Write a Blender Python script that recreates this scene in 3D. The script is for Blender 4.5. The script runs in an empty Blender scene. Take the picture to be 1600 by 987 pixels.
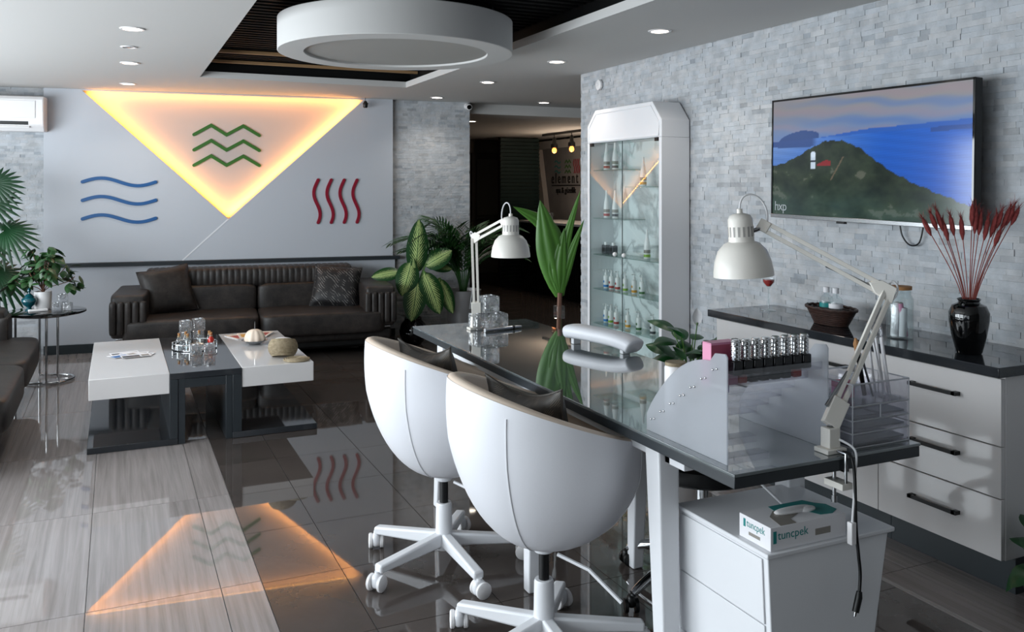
import bpy, bmesh, math, random
from mathutils import Vector, Matrix, Euler, noise as mnoise
R = math.radians
PI = math.pi
random.seed(11)
scene = bpy.context.scene
C = scene.collection

# ------------------------------------------------------------------ camera, world, daylight, exposure
cam_d = bpy.data.cameras.new('camera')
cam = bpy.data.objects.new('camera', cam_d); C.objects.link(cam)
cam.location = (0, 0, 1.45)
cam.rotation_euler = (R(90), 0, R(-24.597))
cam_d.sensor_width = 36.0
cam_d.lens = 1350 / 1600 * 36
cam_d.shift_y = -(493.5 - 296) / 1600
cam_d.clip_start = 0.05
scene.camera = cam

world = bpy.data.worlds.new('world'); scene.world = world
world.use_nodes = True
wb = world.node_tree.nodes['Background']
wb.inputs[0].default_value = (0.80, 0.90, 1.0, 1)
wb.inputs[1].default_value = 0.9

scene.view_settings.view_transform = 'Standard'
scene.view_settings.look = 'None'
scene.view_settings.exposure = 0.36
scene.view_settings.gamma = 1.0
scene.view_settings.use_curve_mapping = False
scene.cycles.use_denoising = True
scene.cycles.max_bounces = 10
scene.cycles.transmission_bounces = 10
scene.cycles.transparent_max_bounces = 24
scene.cycles.diffuse_bounces = 5
scene.cycles.glossy_bounces = 5
scene.cycles.sample_clamp_indirect = 6.0
scene.cycles.caustics_reflective = False
scene.cycles.caustics_refractive = False

WIN_Y = [(-2.2, -0.5), (-0.2, 1.5), (1.8, 3.5), (3.8, 5.5), (5.8, 7.5)]   # the shop-front windows in the left wall
DAY = 66.0
WIN_W = (.15, .30, .95, 1.25, 1.2)     # nearer panes dimmed by hand to darken the near right of the room
for i, (y0, y1) in enumerate(WIN_Y):
    ld = bpy.data.lights.new('daylight', 'AREA'); ld.shape = 'RECTANGLE'
    ld.size = y1 - y0 - 0.1; ld.size_y = 1.75
    ld.energy = DAY * WIN_W[i]; ld.color = (0.87, 0.945, 1.0)
    lo = bpy.data.objects.new('daylight', ld); C.objects.link(lo)
    lo.location = (-2.66, (y0 + y1) / 2, 1.25)
    lo.rotation_euler = (0, R(-90), 0)

# ------------------------------------------------------------------ helpers
def lin(c):
    if isinstance(c, str):
        c = c.lstrip('#'); c = [int(c[i:i+2], 16) / 255 for i in (0, 2, 4)]
    return tuple((x / 12.92 if x <= .04045 else ((x + .055) / 1.055) ** 2.4) for x in c) + (1,)

M = {}
def mat(name, col='808080', rough=.5, metal=0, noise=None, bump=None, trans=0, ior=1.45, coat=0, emit=None, es=0, alpha=1, spec=.5, sheen=0, sub=0):
    """noise=(scale, amount, second colour); bump=(scale, strength, distance)"""
    m = bpy.data.materials.new(name); m.use_nodes = True
    nt = m.node_tree; b = nt.nodes['Principled BSDF']
    b.inputs['Base Color'].default_value = lin(col)
    b.inputs['Roughness'].default_value = rough
    b.inputs['Metallic'].default_value = metal
    b.inputs['Transmission Weight'].default_value = trans
    b.inputs['IOR'].default_value = ior
    b.inputs['Coat Weight'].default_value = coat
    b.inputs['Coat Roughness'].default_value = .03
    b.inputs['Alpha'].default_value = alpha
    b.inputs['Specular IOR Level'].default_value = spec
    b.inputs['Sheen Weight'].default_value = sheen
    b.inputs['Subsurface Weight'].default_value = sub
    if emit:
        b.inputs['Emission Color'].default_value = lin(emit); b.inputs['Emission Strength'].default_value = es
    tc = None
    if noise or bump:
        tc = nt.nodes.new('ShaderNodeTexCoord')
    if noise:
        n = nt.nodes.new('ShaderNodeTexNoise'); n.inputs['Scale'].default_value = noise[0]; n.inputs['Detail'].default_value = 4
        nt.links.new(tc.outputs['Object'], n.inputs['Vector'])
        r = nt.nodes.new('ShaderNodeMapRange'); r.inputs['From Min'].default_value = .35; r.inputs['From Max'].default_value = .65
        r.inputs['To Max'].default_value = noise[1]
        nt.links.new(n.outputs['Fac'], r.inputs['Value'])
        mx = nt.nodes.new('ShaderNodeMix'); mx.data_type = 'RGBA'
        mx.inputs['A'].default_value = lin(col); mx.inputs['B'].default_value = lin(noise[2])
        nt.links.new(r.outputs['Result'], mx.inputs['Factor'])
        nt.links.new(mx.outputs['Result'], b.inputs['Base Color'])
    if bump:
        n2 = nt.nodes.new('ShaderNodeTexNoise'); n2.inputs['Scale'].default_value = bump[0]; n2.inputs['Detail'].default_value = 5
        nt.links.new(tc.outputs['Object'], n2.inputs['Vector'])
        bp = nt.nodes.new('ShaderNodeBump'); bp.inputs['Strength'].default_value = bump[1]; bp.inputs['Distance'].default_value = bump[2]
        nt.links.new(n2.outputs['Fac'], bp.inputs['Height']); nt.links.new(bp.outputs['Normal'], b.inputs['Normal'])
    M[name] = m
    return m
def N(m, t): return m.node_tree.nodes.new(t)
def L(m, a, b): m.node_tree.links.new(a, b)
def bsdf(m): return m.node_tree.nodes['Principled BSDF']

class MB:
    def __init__(s): s.v = []; s.f = []; s.uv = []; s.mi = []
    def add(s, vs, fs, uvs=None):
        o = len(s.v); s.v += [tuple(p) for p in vs]; s.f += [tuple(i + o for i in f) for f in fs]
        s.uv += uvs if uvs else [(0, 0)] * len(vs)
        return s
    def box(s, x0, x1, y0, y1, z0, z1, m=None):
        vs = [Vector((x, y, z)) for z in (z0, z1) for y in (y0, y1) for x in (x0, x1)]
        if m: vs = [m @ p for p in vs]
        uv = [(u, w) for _ in (0, 1) for w in (0, 1) for u in (0, 1)]
        return s.add(vs, [(0, 2, 3, 1), (4, 5, 7, 6), (0, 1, 5, 4), (2, 6, 7, 3), (0, 4, 6, 2), (1, 3, 7, 5)], uv)
    def obox(s, c, size, rot=(0, 0, 0)):
        m = Matrix.Translation(c) @ Euler(rot).to_matrix().to_4x4()
        a, b, d = (x / 2 for x in size)
        return s.box(-a, a, -b, b, -d, d, m)
    def bar(s, p0, p1, w, t, up=(0, 0, 1)):
        p0 = Vector(p0); p1 = Vector(p1); d = p1 - p0; l = d.length; d.normalize()
        x = d.cross(Vector(up)); x.normalize(); y = x.cross(d)
        m = Matrix((x, d, y)).transposed().to_4x4(); m.translation = p0
        return s.box(-w / 2, w / 2, 0, l, -t / 2, t / 2, m)
    def tube(s, pts, r, n=8, caps=True):
        pts = [Vector(p) for p in pts]; k = len(pts)
        rs = r if isinstance(r, (list, tuple)) else [r] * k
        t0 = (pts[1] - pts[0]).normalized()
        ref = Vector((0, 0, 1)) if abs(t0.z) < .9 else Vector((1, 0, 0))
        u = t0.cross(ref).normalized(); vs = []
        for i, p in enumerate(pts):
            t = (pts[min(i + 1, k - 1)] - pts[max(i - 1, 0)])
            t = t.normalized() if t.length > 1e-9 else t0
            u = (u - t * u.dot(t))
            u = u.normalized() if u.length > 1e-6 else t.orthogonal().normalized()
            w = t.cross(u)
            for j in range(n):
                a = 2 * PI * j / n; vs.append(p + (u * math.cos(a) + w * math.sin(a)) * rs[i])
        fs = [(i * n + j, i * n + (j + 1) % n, (i + 1) * n + (j + 1) % n, (i + 1) * n + j) for i in range(k - 1) for j in range(n)]
        if caps: fs += [tuple(range(n))[::-1], tuple((k - 1) * n + j for j in range(n))]
        return s.add(vs, fs, [(i / (k - 1), j / n) for i in range(k) for j in range(n)])
    def cyl(s, p0, p1, r0, r1=None, n=20):
        return s.tube([p0, p1], [r0, r0 if r1 is None else r1], n)
    def lathe(s, prof, n=24, m=None, c=(0, 0, 0), sx=1, sy=1):
        """profile of (radius, height); closes at radius 0"""
        vs = []; fs = []; k = len(prof); uv = []
        for i, (r, z) in enumerate(prof):
            for j in range(n):
                a = 2 * PI * j / n; p = Vector((r * math.cos(a) * sx + c[0], r * math.sin(a) * sy + c[1], z + c[2]))
                vs.append(m @ p if m else p); uv.append((j / n, i / (k - 1)))
        for i in range(k - 1):
            for j in range(n):
                a, b, cc, d = i * n + j, i * n + (j + 1) % n, (i + 1) * n + (j + 1) % n, (i + 1) * n + j
                fs.append((a, b, cc, d))
        if prof[0][0] > 1e-6: fs.append(tuple(range(n))[::-1])
        if prof[-1][0] > 1e-6: fs.append(tuple((k - 1) * n + j for j in range(n)))
        return s.add(vs, fs, uv)
    def ring(s, prof, n=24, m=None, c=(0, 0, 0)):
        """closed profile revolved"""
        vs = []; fs = []; k = len(prof)
        for (r, z) in prof:
            for j in range(n):
                a = 2 * PI * j / n; p = Vector((r * math.cos(a) + c[0], r * math.sin(a) + c[1], z + c[2])); vs.append(m @ p if m else p)
        for i in range(k):
            i2 = (i + 1) % k
            for j in range(n): fs.append((i * n + j, i * n + (j + 1) % n, i2 * n + (j + 1) % n, i2 * n + j))
        return s.add(vs, fs)
    def prism(s, poly, h0, h1, m=None):
        """polygon in local xy extruded in z"""
        k = len(poly)
        vs = [Vector((x, y, h)) for h in (h0, h1) for x, y in poly]
        if m: vs = [m @ p for p in vs]
        return s.add(vs, [tuple(range(k))[::-1], tuple(range(k, 2 * k))] + [(i, (i + 1) % k, k + (i + 1) % k, k + i) for i in range(k)], [(x, y) for _ in (0, 1) for x, y in poly])
    def grid(s, fn, nu, nv, cu=False, cv=False):
        vs = []; uv = []
        for i in range(nu + (0 if cu else 1)):
            for j in range(nv + (0 if cv else 1)):
                vs.append(fn(i / nu, j / nv)); uv.append((i / nu, j / nv))
        W = nv + (0 if cv else 1); U = nu + (0 if cu else 1); fs = []
        for i in range(nu):
            for j in range(nv):
                a = i * W + j; b = ((i + 1) % U) * W + j; c = ((i + 1) % U) * W + (j + 1) % W; d = i * W + (j + 1) % W
                fs.append((a, b, c, d))
        return s.add(vs, fs, uv)
    def superq(s, c, sz, e1=.35, e2=.35, nu=28, nv=14, m=None):
        def pw(x, e): return math.copysign(abs(x) ** e, x)
        def fn(u, v):
            a = 2 * PI * u; b = PI * (v - .5)
            p = Vector((sz[0] * pw(math.cos(b), e1) * pw(math.cos(a), e2), sz[1] * pw(math.cos(b), e1) * pw(math.sin(a), e2), sz[2] * pw(math.sin(b), e1)))
            p = p / 2 + Vector(c)
            return m @ p if m else p
        return s.grid(fn, nu, nv, cu=True)
    def build(s, name, material, parent=None, bevel=0, seg=2, loc=(0, 0, 0), rot=(0, 0, 0), off=(0, 0, 0), smooth=True, angle=38, solid=0, subsurf=0, weld=False):
        me = bpy.data.meshes.new(name)
        o0 = Vector(off)
        me.from_pydata([tuple(Vector(p) - o0) for p in s.v], [], s.f)
        ul = me.uv_layers.new(name='uv')
        for l in me.loops: ul.data[l.index].uv = s.uv[l.vertex_index]
        bm = bmesh.new(); bm.from_mesh(me)
        if weld: bmesh.ops.remove_doubles(bm, verts=bm.verts, dist=1e-5)
        bmesh.ops.recalc_face_normals(bm, faces=bm.faces)
        bm.to_mesh(me); bm.free()
        if smooth:
            me.shade_smooth(); me.set_sharp_from_angle(angle=R(angle))
        me.materials.append(M[material] if isinstance(material, str) else material)
        o = bpy.data.objects.new(name, me); C.objects.link(o)
        o.location = loc; o.rotation_euler = rot
        if parent: o.parent = parent
        if solid:
            md = o.modifiers.new('solid', 'SOLIDIFY'); md.thickness = solid; md.offset = 0
        if bevel:
            md = o.modifiers.new('bevel', 'BEVEL'); md.width = bevel; md.segments = seg; md.limit_method = 'ANGLE'; md.angle_limit = R(40)
            md.harden_normals = False
        if subsurf:
            md = o.modifiers.new('sub', 'SUBSURF'); md.levels = subsurf; md.render_levels = subsurf
        return o

def tag(o, label, cat=None, group=None, kind=None):
    o['label'] = label
    if cat: o['category'] = cat
    if group: o['group'] = group
    if kind: o['kind'] = kind
    return o
def thing(name, label, cat, loc=(0, 0, 0), rotz=0, group=None):
    o = bpy.data.objects.new(name, None); C.objects.link(o)
    o.location = loc; o.rotation_euler = (0, 0, rotz); o.empty_display_size = .1
    return tag(o, label, cat, group)
def struct(o): o['kind'] = 'structure'; return o
def dup(root, loc, rotz=None, label=None, group=None, scale=None):
    r = root.copy(); C.objects.link(r); r.location = loc
    if rotz is not None: r.rotation_euler = (0, 0, rotz)
    if scale: r.scale = (scale,) * 3
    if label: r['label'] = label
    if group: r['group'] = group
    for ch in list(root.children):
        c = ch.copy(); C.objects.link(c); c.parent = r
        for g in list(ch.children):
            d = g.copy(); C.objects.link(d); d.parent = c
    return r
def copychild(o, parent, loc=(0, 0, 0), rot=(0, 0, 0)):
    c = o.copy(); C.objects.link(c); c.parent = parent; c.location = loc; c.rotation_euler = rot; return c
def text(name, body, size, material, parent, loc, rot, extrude=.001, align='LEFT', sx=1, spacing=1):
    cu = bpy.data.curves.new(name, 'FONT'); cu.body = body; cu.size = size; cu.extrude = extrude; cu.align_x = align
    cu.space_character = spacing; cu.resolution_u = 3
    cu.materials.append(M[material])
    tmp = bpy.data.objects.new(name, cu); C.objects.link(tmp)
    bpy.context.view_layer.update()
    me = bpy.data.meshes.new_from_object(tmp.evaluated_get(bpy.context.evaluated_depsgraph_get())); me.name = name
    bpy.data.objects.remove(tmp)
    if not me.materials: me.materials.append(M[material])
    o = bpy.data.objects.new(name, me); C.objects.link(o); o.parent = parent; o.location = loc; o.rotation_euler = rot; o.scale = (sx, 1, 1)
    return o
def bez(p0, p1, p2, p3, n=12):
    P = [Vector(p) for p in (p0, p1, p2, p3)]; out = []
    for i in range(n + 1):
        t = i / n; a = 1 - t
        out.append(P[0] * a ** 3 + P[1] * 3 * a * a * t + P[2] * 3 * a * t * t + P[3] * t ** 3)
    return out
def smooth_path(pts, n=6):
    """catmull-rom through points"""
    P = [Vector(p) for p in pts]; out = []
    for i in range(len(P) - 1):
        a = P[max(i - 1, 0)]; b = P[i]; c = P[i + 1]; d = P[min(i + 2, len(P) - 1)]
        for k in range(n):
            t = k / n
            out.append(.5 * ((2 * b) + (c - a) * t + (2 * a - 5 * b + 4 * c - d) * t * t + (3 * b - a - 3 * c + d) * t ** 3))
    out.append(P[-1]); return out

# ------------------------------------------------------------------ materials
mat('ceiling_white', 'c6c5c3', .85)
mat('plaster_white', 'd6d8dc', .6, bump=(60, .05, .01))
mat('panel_white', 'b9bdc4', .45)
mat('recess_white', 'c6b8b2', .7)
mat('gloss_white', 'dcd9d8', .08, coat=.3)
mat('satin_white', 'e2e3e6', .3)
mat('lamp_white', 'e6e2da', .28)
mat('leather_white', 'e6e7ec', .38, bump=(160, .06, .004))
mat('leather_cream', 'e8d6c4', .45, bump=(160, .06, .004))
mat('plastic_white', 'e6e4e4', .35)
mat('charcoal_gloss', '2b2e32', .06, coat=.3)
mat('charcoal', '2c3135', .3)
mat('skirting', '2b3236', .4)
mat('black', '0a0b0c', .4)
mat('black_gloss', '050607', .05, coat=.5)
mat('black_slat', '040506', .7, spec=.2)
mat('grey_wall', '4a4846', .7)  # even dark grey for walls and door panels
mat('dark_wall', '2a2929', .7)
mat('louver_teal', '223433', .5)
mat('chrome', 'd0d2d4', .08, 1)
mat('steel', 'a8aaac', .25, 1)
mat('brushed', 'b4b6b9', .36, .7, bump=(300, .04, .002))
mat('wood_batten', '9c7c58', .5)
mat('cork', 'a7794c', .7)
mat('led_warm', 'ffb050', .5, emit='ffb14a', es=2.5)
mat('downlight_glow', 'fff4e4', .5, emit='fff3e2', es=7)
mat('bulb_glow', 'ff9a50', .4, emit='ff8c3c', es=4)
mat('bulb_glass', 'ffb27a', .1, emit='ff7a30', es=1.2)
mat('diffuser_off', 'a5a39f', .6)
mat('blue_paint', '1a548c', .35)
mat('green_paint', '35682c', .35)
mat('red_paint', '86122a', .35)
mat('paper_white', 'e4e3e6', .7)
mat('pink', 'd98fae', .4)
mat('pink_dark', 'b5566f', .4)
mat('soil', '2a211b', .9, bump=(90, .6, .01))
mat('teal_glaze', '0f5560', .08, coat=.6, noise=(40, .7, '062a33'))
mat('rattan', '3b2620', .5, bump=(120, .5, .003), noise=(50, .6, '1f1310'))
mat('straw', 'a3957c', .7, bump=(160, .6, .003), noise=(60, .6, '7c6c52'))
mat('red_grass', '96413f', .8, noise=(80, .6, '6d2624'))
mat('red_stem', '9a5048', .8)
mat('leaf_dark', '12401d', .35, noise=(9, .7, '1d5527'))
mat('leaf_palm', '0b2f18', .4, noise=(6, .7, '11401f'))
mat('leaf_areca', '1c3d1c', .45, noise=(6, .8, '2b5624'))
mat('leaf_long', '4b7a2c', .4, noise=(5, .7, '3a6424'))
mat('leaf_plant', '1f3d1f', .4, noise=(12, .8, '345c2e'))
mat('stem_green', '4f7a35', .5)
mat('stem_brown', '6b4a3a', .7)
mat('red_liquid', 'c02018', .05, trans=.6, ior=1.33)
mat('sky_label', '2a6aa8', .5)
mat('label_red', 'a63a34', .5); mat('label_green', '7fa637', .5); mat('label_dkgreen', '3c6a3a', .5); mat('label_blue', '2f77b8', .5); mat('label_dark', '3a3f44', .5)
mat('label_orange', 'd79a32', .5)
mat('teal_print', '1d8482', .5); mat('grey_print', '8c8780', .5); mat('gold_print', 'a98a55', .5)
mat('cable_white', 'd8d8da', .4); mat('cable_black', '0b0c0e', .4)
mat('polish_red', '7a1f1f', .1); mat('polish_purple', '8f74b0', .1); mat('polish_dark', '17181b', .08); mat('polish_nude', 'c9a48e', .1)

# clear sheet: lets light straight through, reflects more at grazing angles, with white haze: true frosting, and brightness mixed in for clear pieces
def clear_mat(name, tint=(.95, .97, .97), r0=.06, haze=.05, glass=0.0, rough=0.0):
    m = bpy.data.materials.new(name); m.use_nodes = True; M[name] = m; nt = m.node_tree
    nt.nodes.remove(nt.nodes['Principled BSDF']); ou = nt.nodes['Material Output']
    tp = N(m, 'ShaderNodeBsdfTransparent'); tp.inputs[0].default_value = tint + (1,)
    gl = N(m, 'ShaderNodeBsdfGlossy'); gl.inputs['Roughness'].default_value = .02
    ge = N(m, 'ShaderNodeNewGeometry'); dt = N(m, 'ShaderNodeVectorMath'); dt.operation = 'DOT_PRODUCT'; L(m, ge.outputs['Incoming'], dt.inputs[0]); L(m, ge.outputs['Normal'], dt.inputs[1])
    ab = N(m, 'ShaderNodeMath'); ab.operation = 'ABSOLUTE'; L(m, dt.outputs['Value'], ab.inputs[0]); iv = N(m, 'ShaderNodeMath'); iv.operation = 'SUBTRACT'; iv.inputs[0].default_value = 1; L(m, ab.outputs[0], iv.inputs[1])
    pw = N(m, 'ShaderNodeMath'); pw.operation = 'POWER'; pw.inputs[1].default_value = 5; L(m, iv.outputs[0], pw.inputs[0])
    fr = N(m, 'ShaderNodeMath'); fr.operation = 'MULTIPLY_ADD'; fr.inputs[1].default_value = .9; fr.inputs[2].default_value = r0; L(m, pw.outputs[0], fr.inputs[0])
    mx = N(m, 'ShaderNodeMixShader'); L(m, fr.outputs[0], mx.inputs[0]); L(m, tp.outputs[0], mx.inputs[1]); L(m, gl.outputs[0], mx.inputs[2])
    out = mx.outputs[0]
    if glass:
        g = N(m, 'ShaderNodeBsdfGlass'); g.inputs['IOR'].default_value = 1.5; g.inputs['Color'].default_value = tint + (1,); g.inputs['Roughness'].default_value = rough
        m2 = N(m, 'ShaderNodeMixShader'); m2.inputs[0].default_value = glass; L(m, out, m2.inputs[1]); L(m, g.outputs[0], m2.inputs[2]); out = m2.outputs[0]
    if haze:
        df = N(m, 'ShaderNodeBsdfDiffuse'); df.inputs[0].default_value = (.85, .87, .9, 1); tl = N(m, 'ShaderNodeBsdfTranslucent'); tl.inputs[0].default_value = (.85, .87, .9, 1)
        m3 = N(m, 'ShaderNodeMixShader'); m3.inputs[0].default_value = .5; L(m, df.outputs[0], m3.inputs[1]); L(m, tl.outputs[0], m3.inputs[2])
        m4 = N(m, 'ShaderNodeMixShader'); m4.inputs[0].default_value = haze; L(m, out, m4.inputs[1]); L(m, m3.outputs[0], m4.inputs[2]); out = m4.outputs[0]
    L(m, out, ou.inputs['Surface'])
clear_mat('glass', (.95, .98, .98), .05, .03)
clear_mat('door_glass', (.90, .96, .95), .12, 0)
clear_mat('shelf_glass', (.86, .95, .92), .06, .05)
clear_mat('acrylic', (.96, .96, .98), .06, .06)
clear_mat('acrylic_edge_glow', (.9, .9, .95), .15, .75)  # strong white haze paints the light caught in polished edges
clear_mat('crystal', (.98, .99, 1.0), .22, .16, glass=.5)  # white haze stands in for bright sparkle
_m = M['crystal']; _tc = N(_m, 'ShaderNodeTexCoord'); _n = N(_m, 'ShaderNodeTexNoise'); _n.inputs['Scale'].default_value = 38; _n.inputs['Detail'].default_value = 1
_b = N(_m, 'ShaderNodeBump'); _b.inputs['Strength'].default_value = .9; _b.inputs['Distance'].default_value = .012
L(_m, _tc.outputs['Object'], _n.inputs['Vector']); L(_m, _n.outputs['Fac'], _b.inputs['Height'])
for _x in _m.node_tree.nodes:
    if _x.type in ('BSDF_GLASS', 'BSDF_GLOSSY'): L(_m, _b.outputs['Normal'], _x.inputs['Normal'])
clear_mat('frosted', (.90, .92, .96), .03, .45, glass=.4, rough=.3)

# polished floor tiles: grain follows the depth of the room, every tile a little different
def tile_mat(name, c1, c2, c3, sx, sy, rough, fac):
    m = mat(name, c1, rough); b = bsdf(m)
    g = N(m, 'ShaderNodeNewGeometry'); oi = N(m, 'ShaderNodeObjectInfo')
    mp = N(m, 'ShaderNodeVectorMath'); mp.operation = 'MULTIPLY'; mp.inputs[1].default_value = (sx, sy, 1)
    L(m, g.outputs['Position'], mp.inputs[0])
    ad = N(m, 'ShaderNodeVectorMath'); ad.operation = 'ADD'
    sc = N(m, 'ShaderNodeVectorMath'); sc.operation = 'SCALE'; sc.inputs[0].default_value = (7.3, 5.1, 9.7)
    ml = N(m, 'ShaderNodeMath'); ml.operation = 'MULTIPLY'; ml.inputs[1].default_value = 13.0
    L(m, oi.outputs['Random'], ml.inputs[0]); L(m, ml.outputs[0], sc.inputs['Scale'])
    L(m, mp.outputs[0], ad.inputs[0]); L(m, sc.outputs[0], ad.inputs[1])
    n = N(m, 'ShaderNodeTexNoise'); n.inputs['Scale'].default_value = 1; n.inputs['Detail'].default_value = 6; n.inputs['Roughness'].default_value = .62
    n.inputs['Distortion'].default_value = .5
    L(m, ad.outputs[0], n.inputs['Vector'])
    cr = N(m, 'ShaderNodeValToRGB'); e = cr.color_ramp.elements
    e[0].position = .3; e[0].color = lin(c2); e[1].position = .7; e[1].color = lin(c3)
    k = e.new(.5); k.color = lin(c1)
    L(m, n.outputs['Fac'], cr.inputs[0])
    hs = N(m, 'ShaderNodeHueSaturation'); mr = N(m, 'ShaderNodeMapRange'); mr.inputs['To Min'].default_value = 1 - fac; mr.inputs['To Max'].default_value = 1 + fac
    L(m, oi.outputs['Random'], mr.inputs['Value']); L(m, mr.outputs[0], hs.inputs['Value']); L(m, cr.outputs[0], hs.inputs['Color'])
    L(m, hs.outputs[0], b.inputs['Base Color'])
    b.inputs['Coat Weight'].default_value = .15
    b.inputs['Specular IOR Level'].default_value = .6
tile_mat('light_tile', '968f8d', '857e7b', 'a49d9b', 46, 1.2, .025, .05)
tile_mat('dark_tile', '4c4542', '45403c', '534c48', 3, 3, .03, .05)

# split-face stone: a grey-white marble whose tint changes from piece to piece
def stone_mat():
    m = mat('stone', 'c9ccce', .75); b = bsdf(m)
    at = N(m, 'ShaderNodeAttribute'); at.attribute_name = 'tint'
    g = N(m, 'ShaderNodeNewGeometry')
    n = N(m, 'ShaderNodeTexNoise'); n.inputs['Scale'].default_value = 14; n.inputs['Detail'].default_value = 6
    L(m, g.outputs['Position'], n.inputs['Vector'])
    mx = N(m, 'ShaderNodeMix'); mx.data_type = 'RGBA'; mx.blend_type = 'MULTIPLY'; mx.inputs['Factor'].default_value = .35
    cr = N(m, 'ShaderNodeValToRGB'); e = cr.color_ramp.elements; e[0].position = .35; e[0].color = lin('b4b7ba'); e[1].position = .6; e[1].color = (1, 1, 1, 1)
    L(m, n.outputs['Fac'], cr.inputs[0]); L(m, at.outputs['Color'], mx.inputs['A']); L(m, cr.outputs[0], mx.inputs['B'])
    L(m, mx.outputs['Result'], b.inputs['Base Color'])
    n2 = N(m, 'ShaderNodeTexNoise'); n2.inputs['Scale'].default_value = 55; n2.inputs['Detail'].default_value = 5
    L(m, g.outputs['Position'], n2.inputs['Vector'])
    bp = N(m, 'ShaderNodeBump'); bp.inputs['Strength'].default_value = .28; bp.inputs['Distance'].default_value = .012
    L(m, n2.outputs['Fac'], bp.inputs['Height']); L(m, bp.outputs['Normal'], b.inputs['Normal'])
stone_mat()
mat('mortar', 'b0b2b4', .9)

def marble_mat():
    m = mat('marble', 'd9dedf', .25); b = bsdf(m)
    tc = N(m, 'ShaderNodeTexCoord')
    w = N(m, 'ShaderNodeTexNoise'); w.inputs['Scale'].default_value = 2.2; w.inputs['Detail'].default_value = 8; w.inputs['Distortion'].default_value = 1.2
    L(m, tc.outputs['Object'], w.inputs['Vector'])
    s1 = N(m, 'ShaderNodeMath'); s1.operation = 'SUBTRACT'; s1.inputs[1].default_value = .5; L(m, w.outputs['Fac'], s1.inputs[0])
    s2 = N(m, 'ShaderNodeMath'); s2.operation = 'ABSOLUTE'; L(m, s1.outputs[0], s2.inputs[0])
    cr = N(m, 'ShaderNodeValToRGB'); e = cr.color_ramp.elements; e[0].position = 0; e[0].color = lin('a9aeb0'); e[1].position = .045; e[1].color = lin('d9dedf')
    L(m, s2.outputs[0], cr.inputs[0]); L(m, cr.outputs[0], b.inputs['Base Color'])
marble_mat()

def leather_mat():
    m = mat('leather_dark', '2c2725', .46); b = bsdf(m)
    tc = N(m, 'ShaderNodeTexCoord')
    n = N(m, 'ShaderNodeTexNoise'); n.inputs['Scale'].default_value = 9; n.inputs['Detail'].default_value = 8; n.inputs['Roughness'].default_value = .7
    L(m, tc.outputs['Object'], n.inputs['Vector'])
    cr = N(m, 'ShaderNodeValToRGB'); e = cr.color_ramp.elements; e[0].position = .38; e[0].color = lin('1c1918'); e[1].position = .68; e[1].color = lin('37312e')
    L(m, n.outputs['Fac'], cr.inputs[0]); L(m, cr.outputs[0], b.inputs['Base Color'])
    n2 = N(m, 'ShaderNodeTexNoise'); n2.inputs['Scale'].default_value = 90; n2.inputs['Detail'].default_value = 4
    L(m, tc.outputs['Object'], n2.inputs['Vector'])
    bp = N(m, 'ShaderNodeBump'); bp.inputs['Strength'].default_value = .25; bp.inputs['Distance'].default_value = .004
    L(m, n2.outputs['Fac'], bp.inputs['Height']); L(m, bp.outputs['Normal'], b.inputs['Normal'])
leather_mat()

# woven cushion fabric with a pale frond print
def fabric_mat(name, base, fg, sc):
    m = mat(name, base, .5); b = bsdf(m)
    uv = N(m, 'ShaderNodeUVMap')
    w = N(m, 'ShaderNodeTexWave'); w.wave_type = 'BANDS'; w.bands_direction = 'DIAGONAL'; w.inputs['Scale'].default_value = sc; w.inputs['Distortion'].default_value = 6; w.inputs['Detail'].default_value = 3; w.inputs['Detail Scale'].default_value = .6
    v = N(m, 'ShaderNodeTexNoise'); v.inputs['Scale'].default_value = 7
    L(m, uv.outputs[0], w.inputs['Vector']); L(m, uv.outputs[0], v.inputs['Vector'])
    r1 = N(m, 'ShaderNodeMapRange'); r1.inputs['From Min'].default_value = .72; r1.inputs['From Max'].default_value = .85; L(m, w.outputs['Fac'], r1.inputs['Value'])
    r2 = N(m, 'ShaderNodeMapRange'); r2.inputs['From Min'].default_value = .48; r2.inputs['From Max'].default_value = .56; L(m, v.outputs['Fac'], r2.inputs['Value'])
    ml = N(m, 'ShaderNodeMath'); ml.operation = 'MULTIPLY'; L(m, r1.outputs[0], ml.inputs[0]); L(m, r2.outputs[0], ml.inputs[1])
    mx = N(m, 'ShaderNodeMix'); mx.data_type = 'RGBA'; mx.inputs['A'].default_value = lin(base); mx.inputs['B'].default_value = lin(fg)
    L(m, ml.outputs[0], mx.inputs['Factor']); L(m, mx.outputs['Result'], b.inputs['Base Color'])
fabric_mat('cushion_print', '1d1c1d', '6d6a68', 9)
fabric_mat('cushion_speckle', '3a3632', '6f6558', 26)

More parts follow.
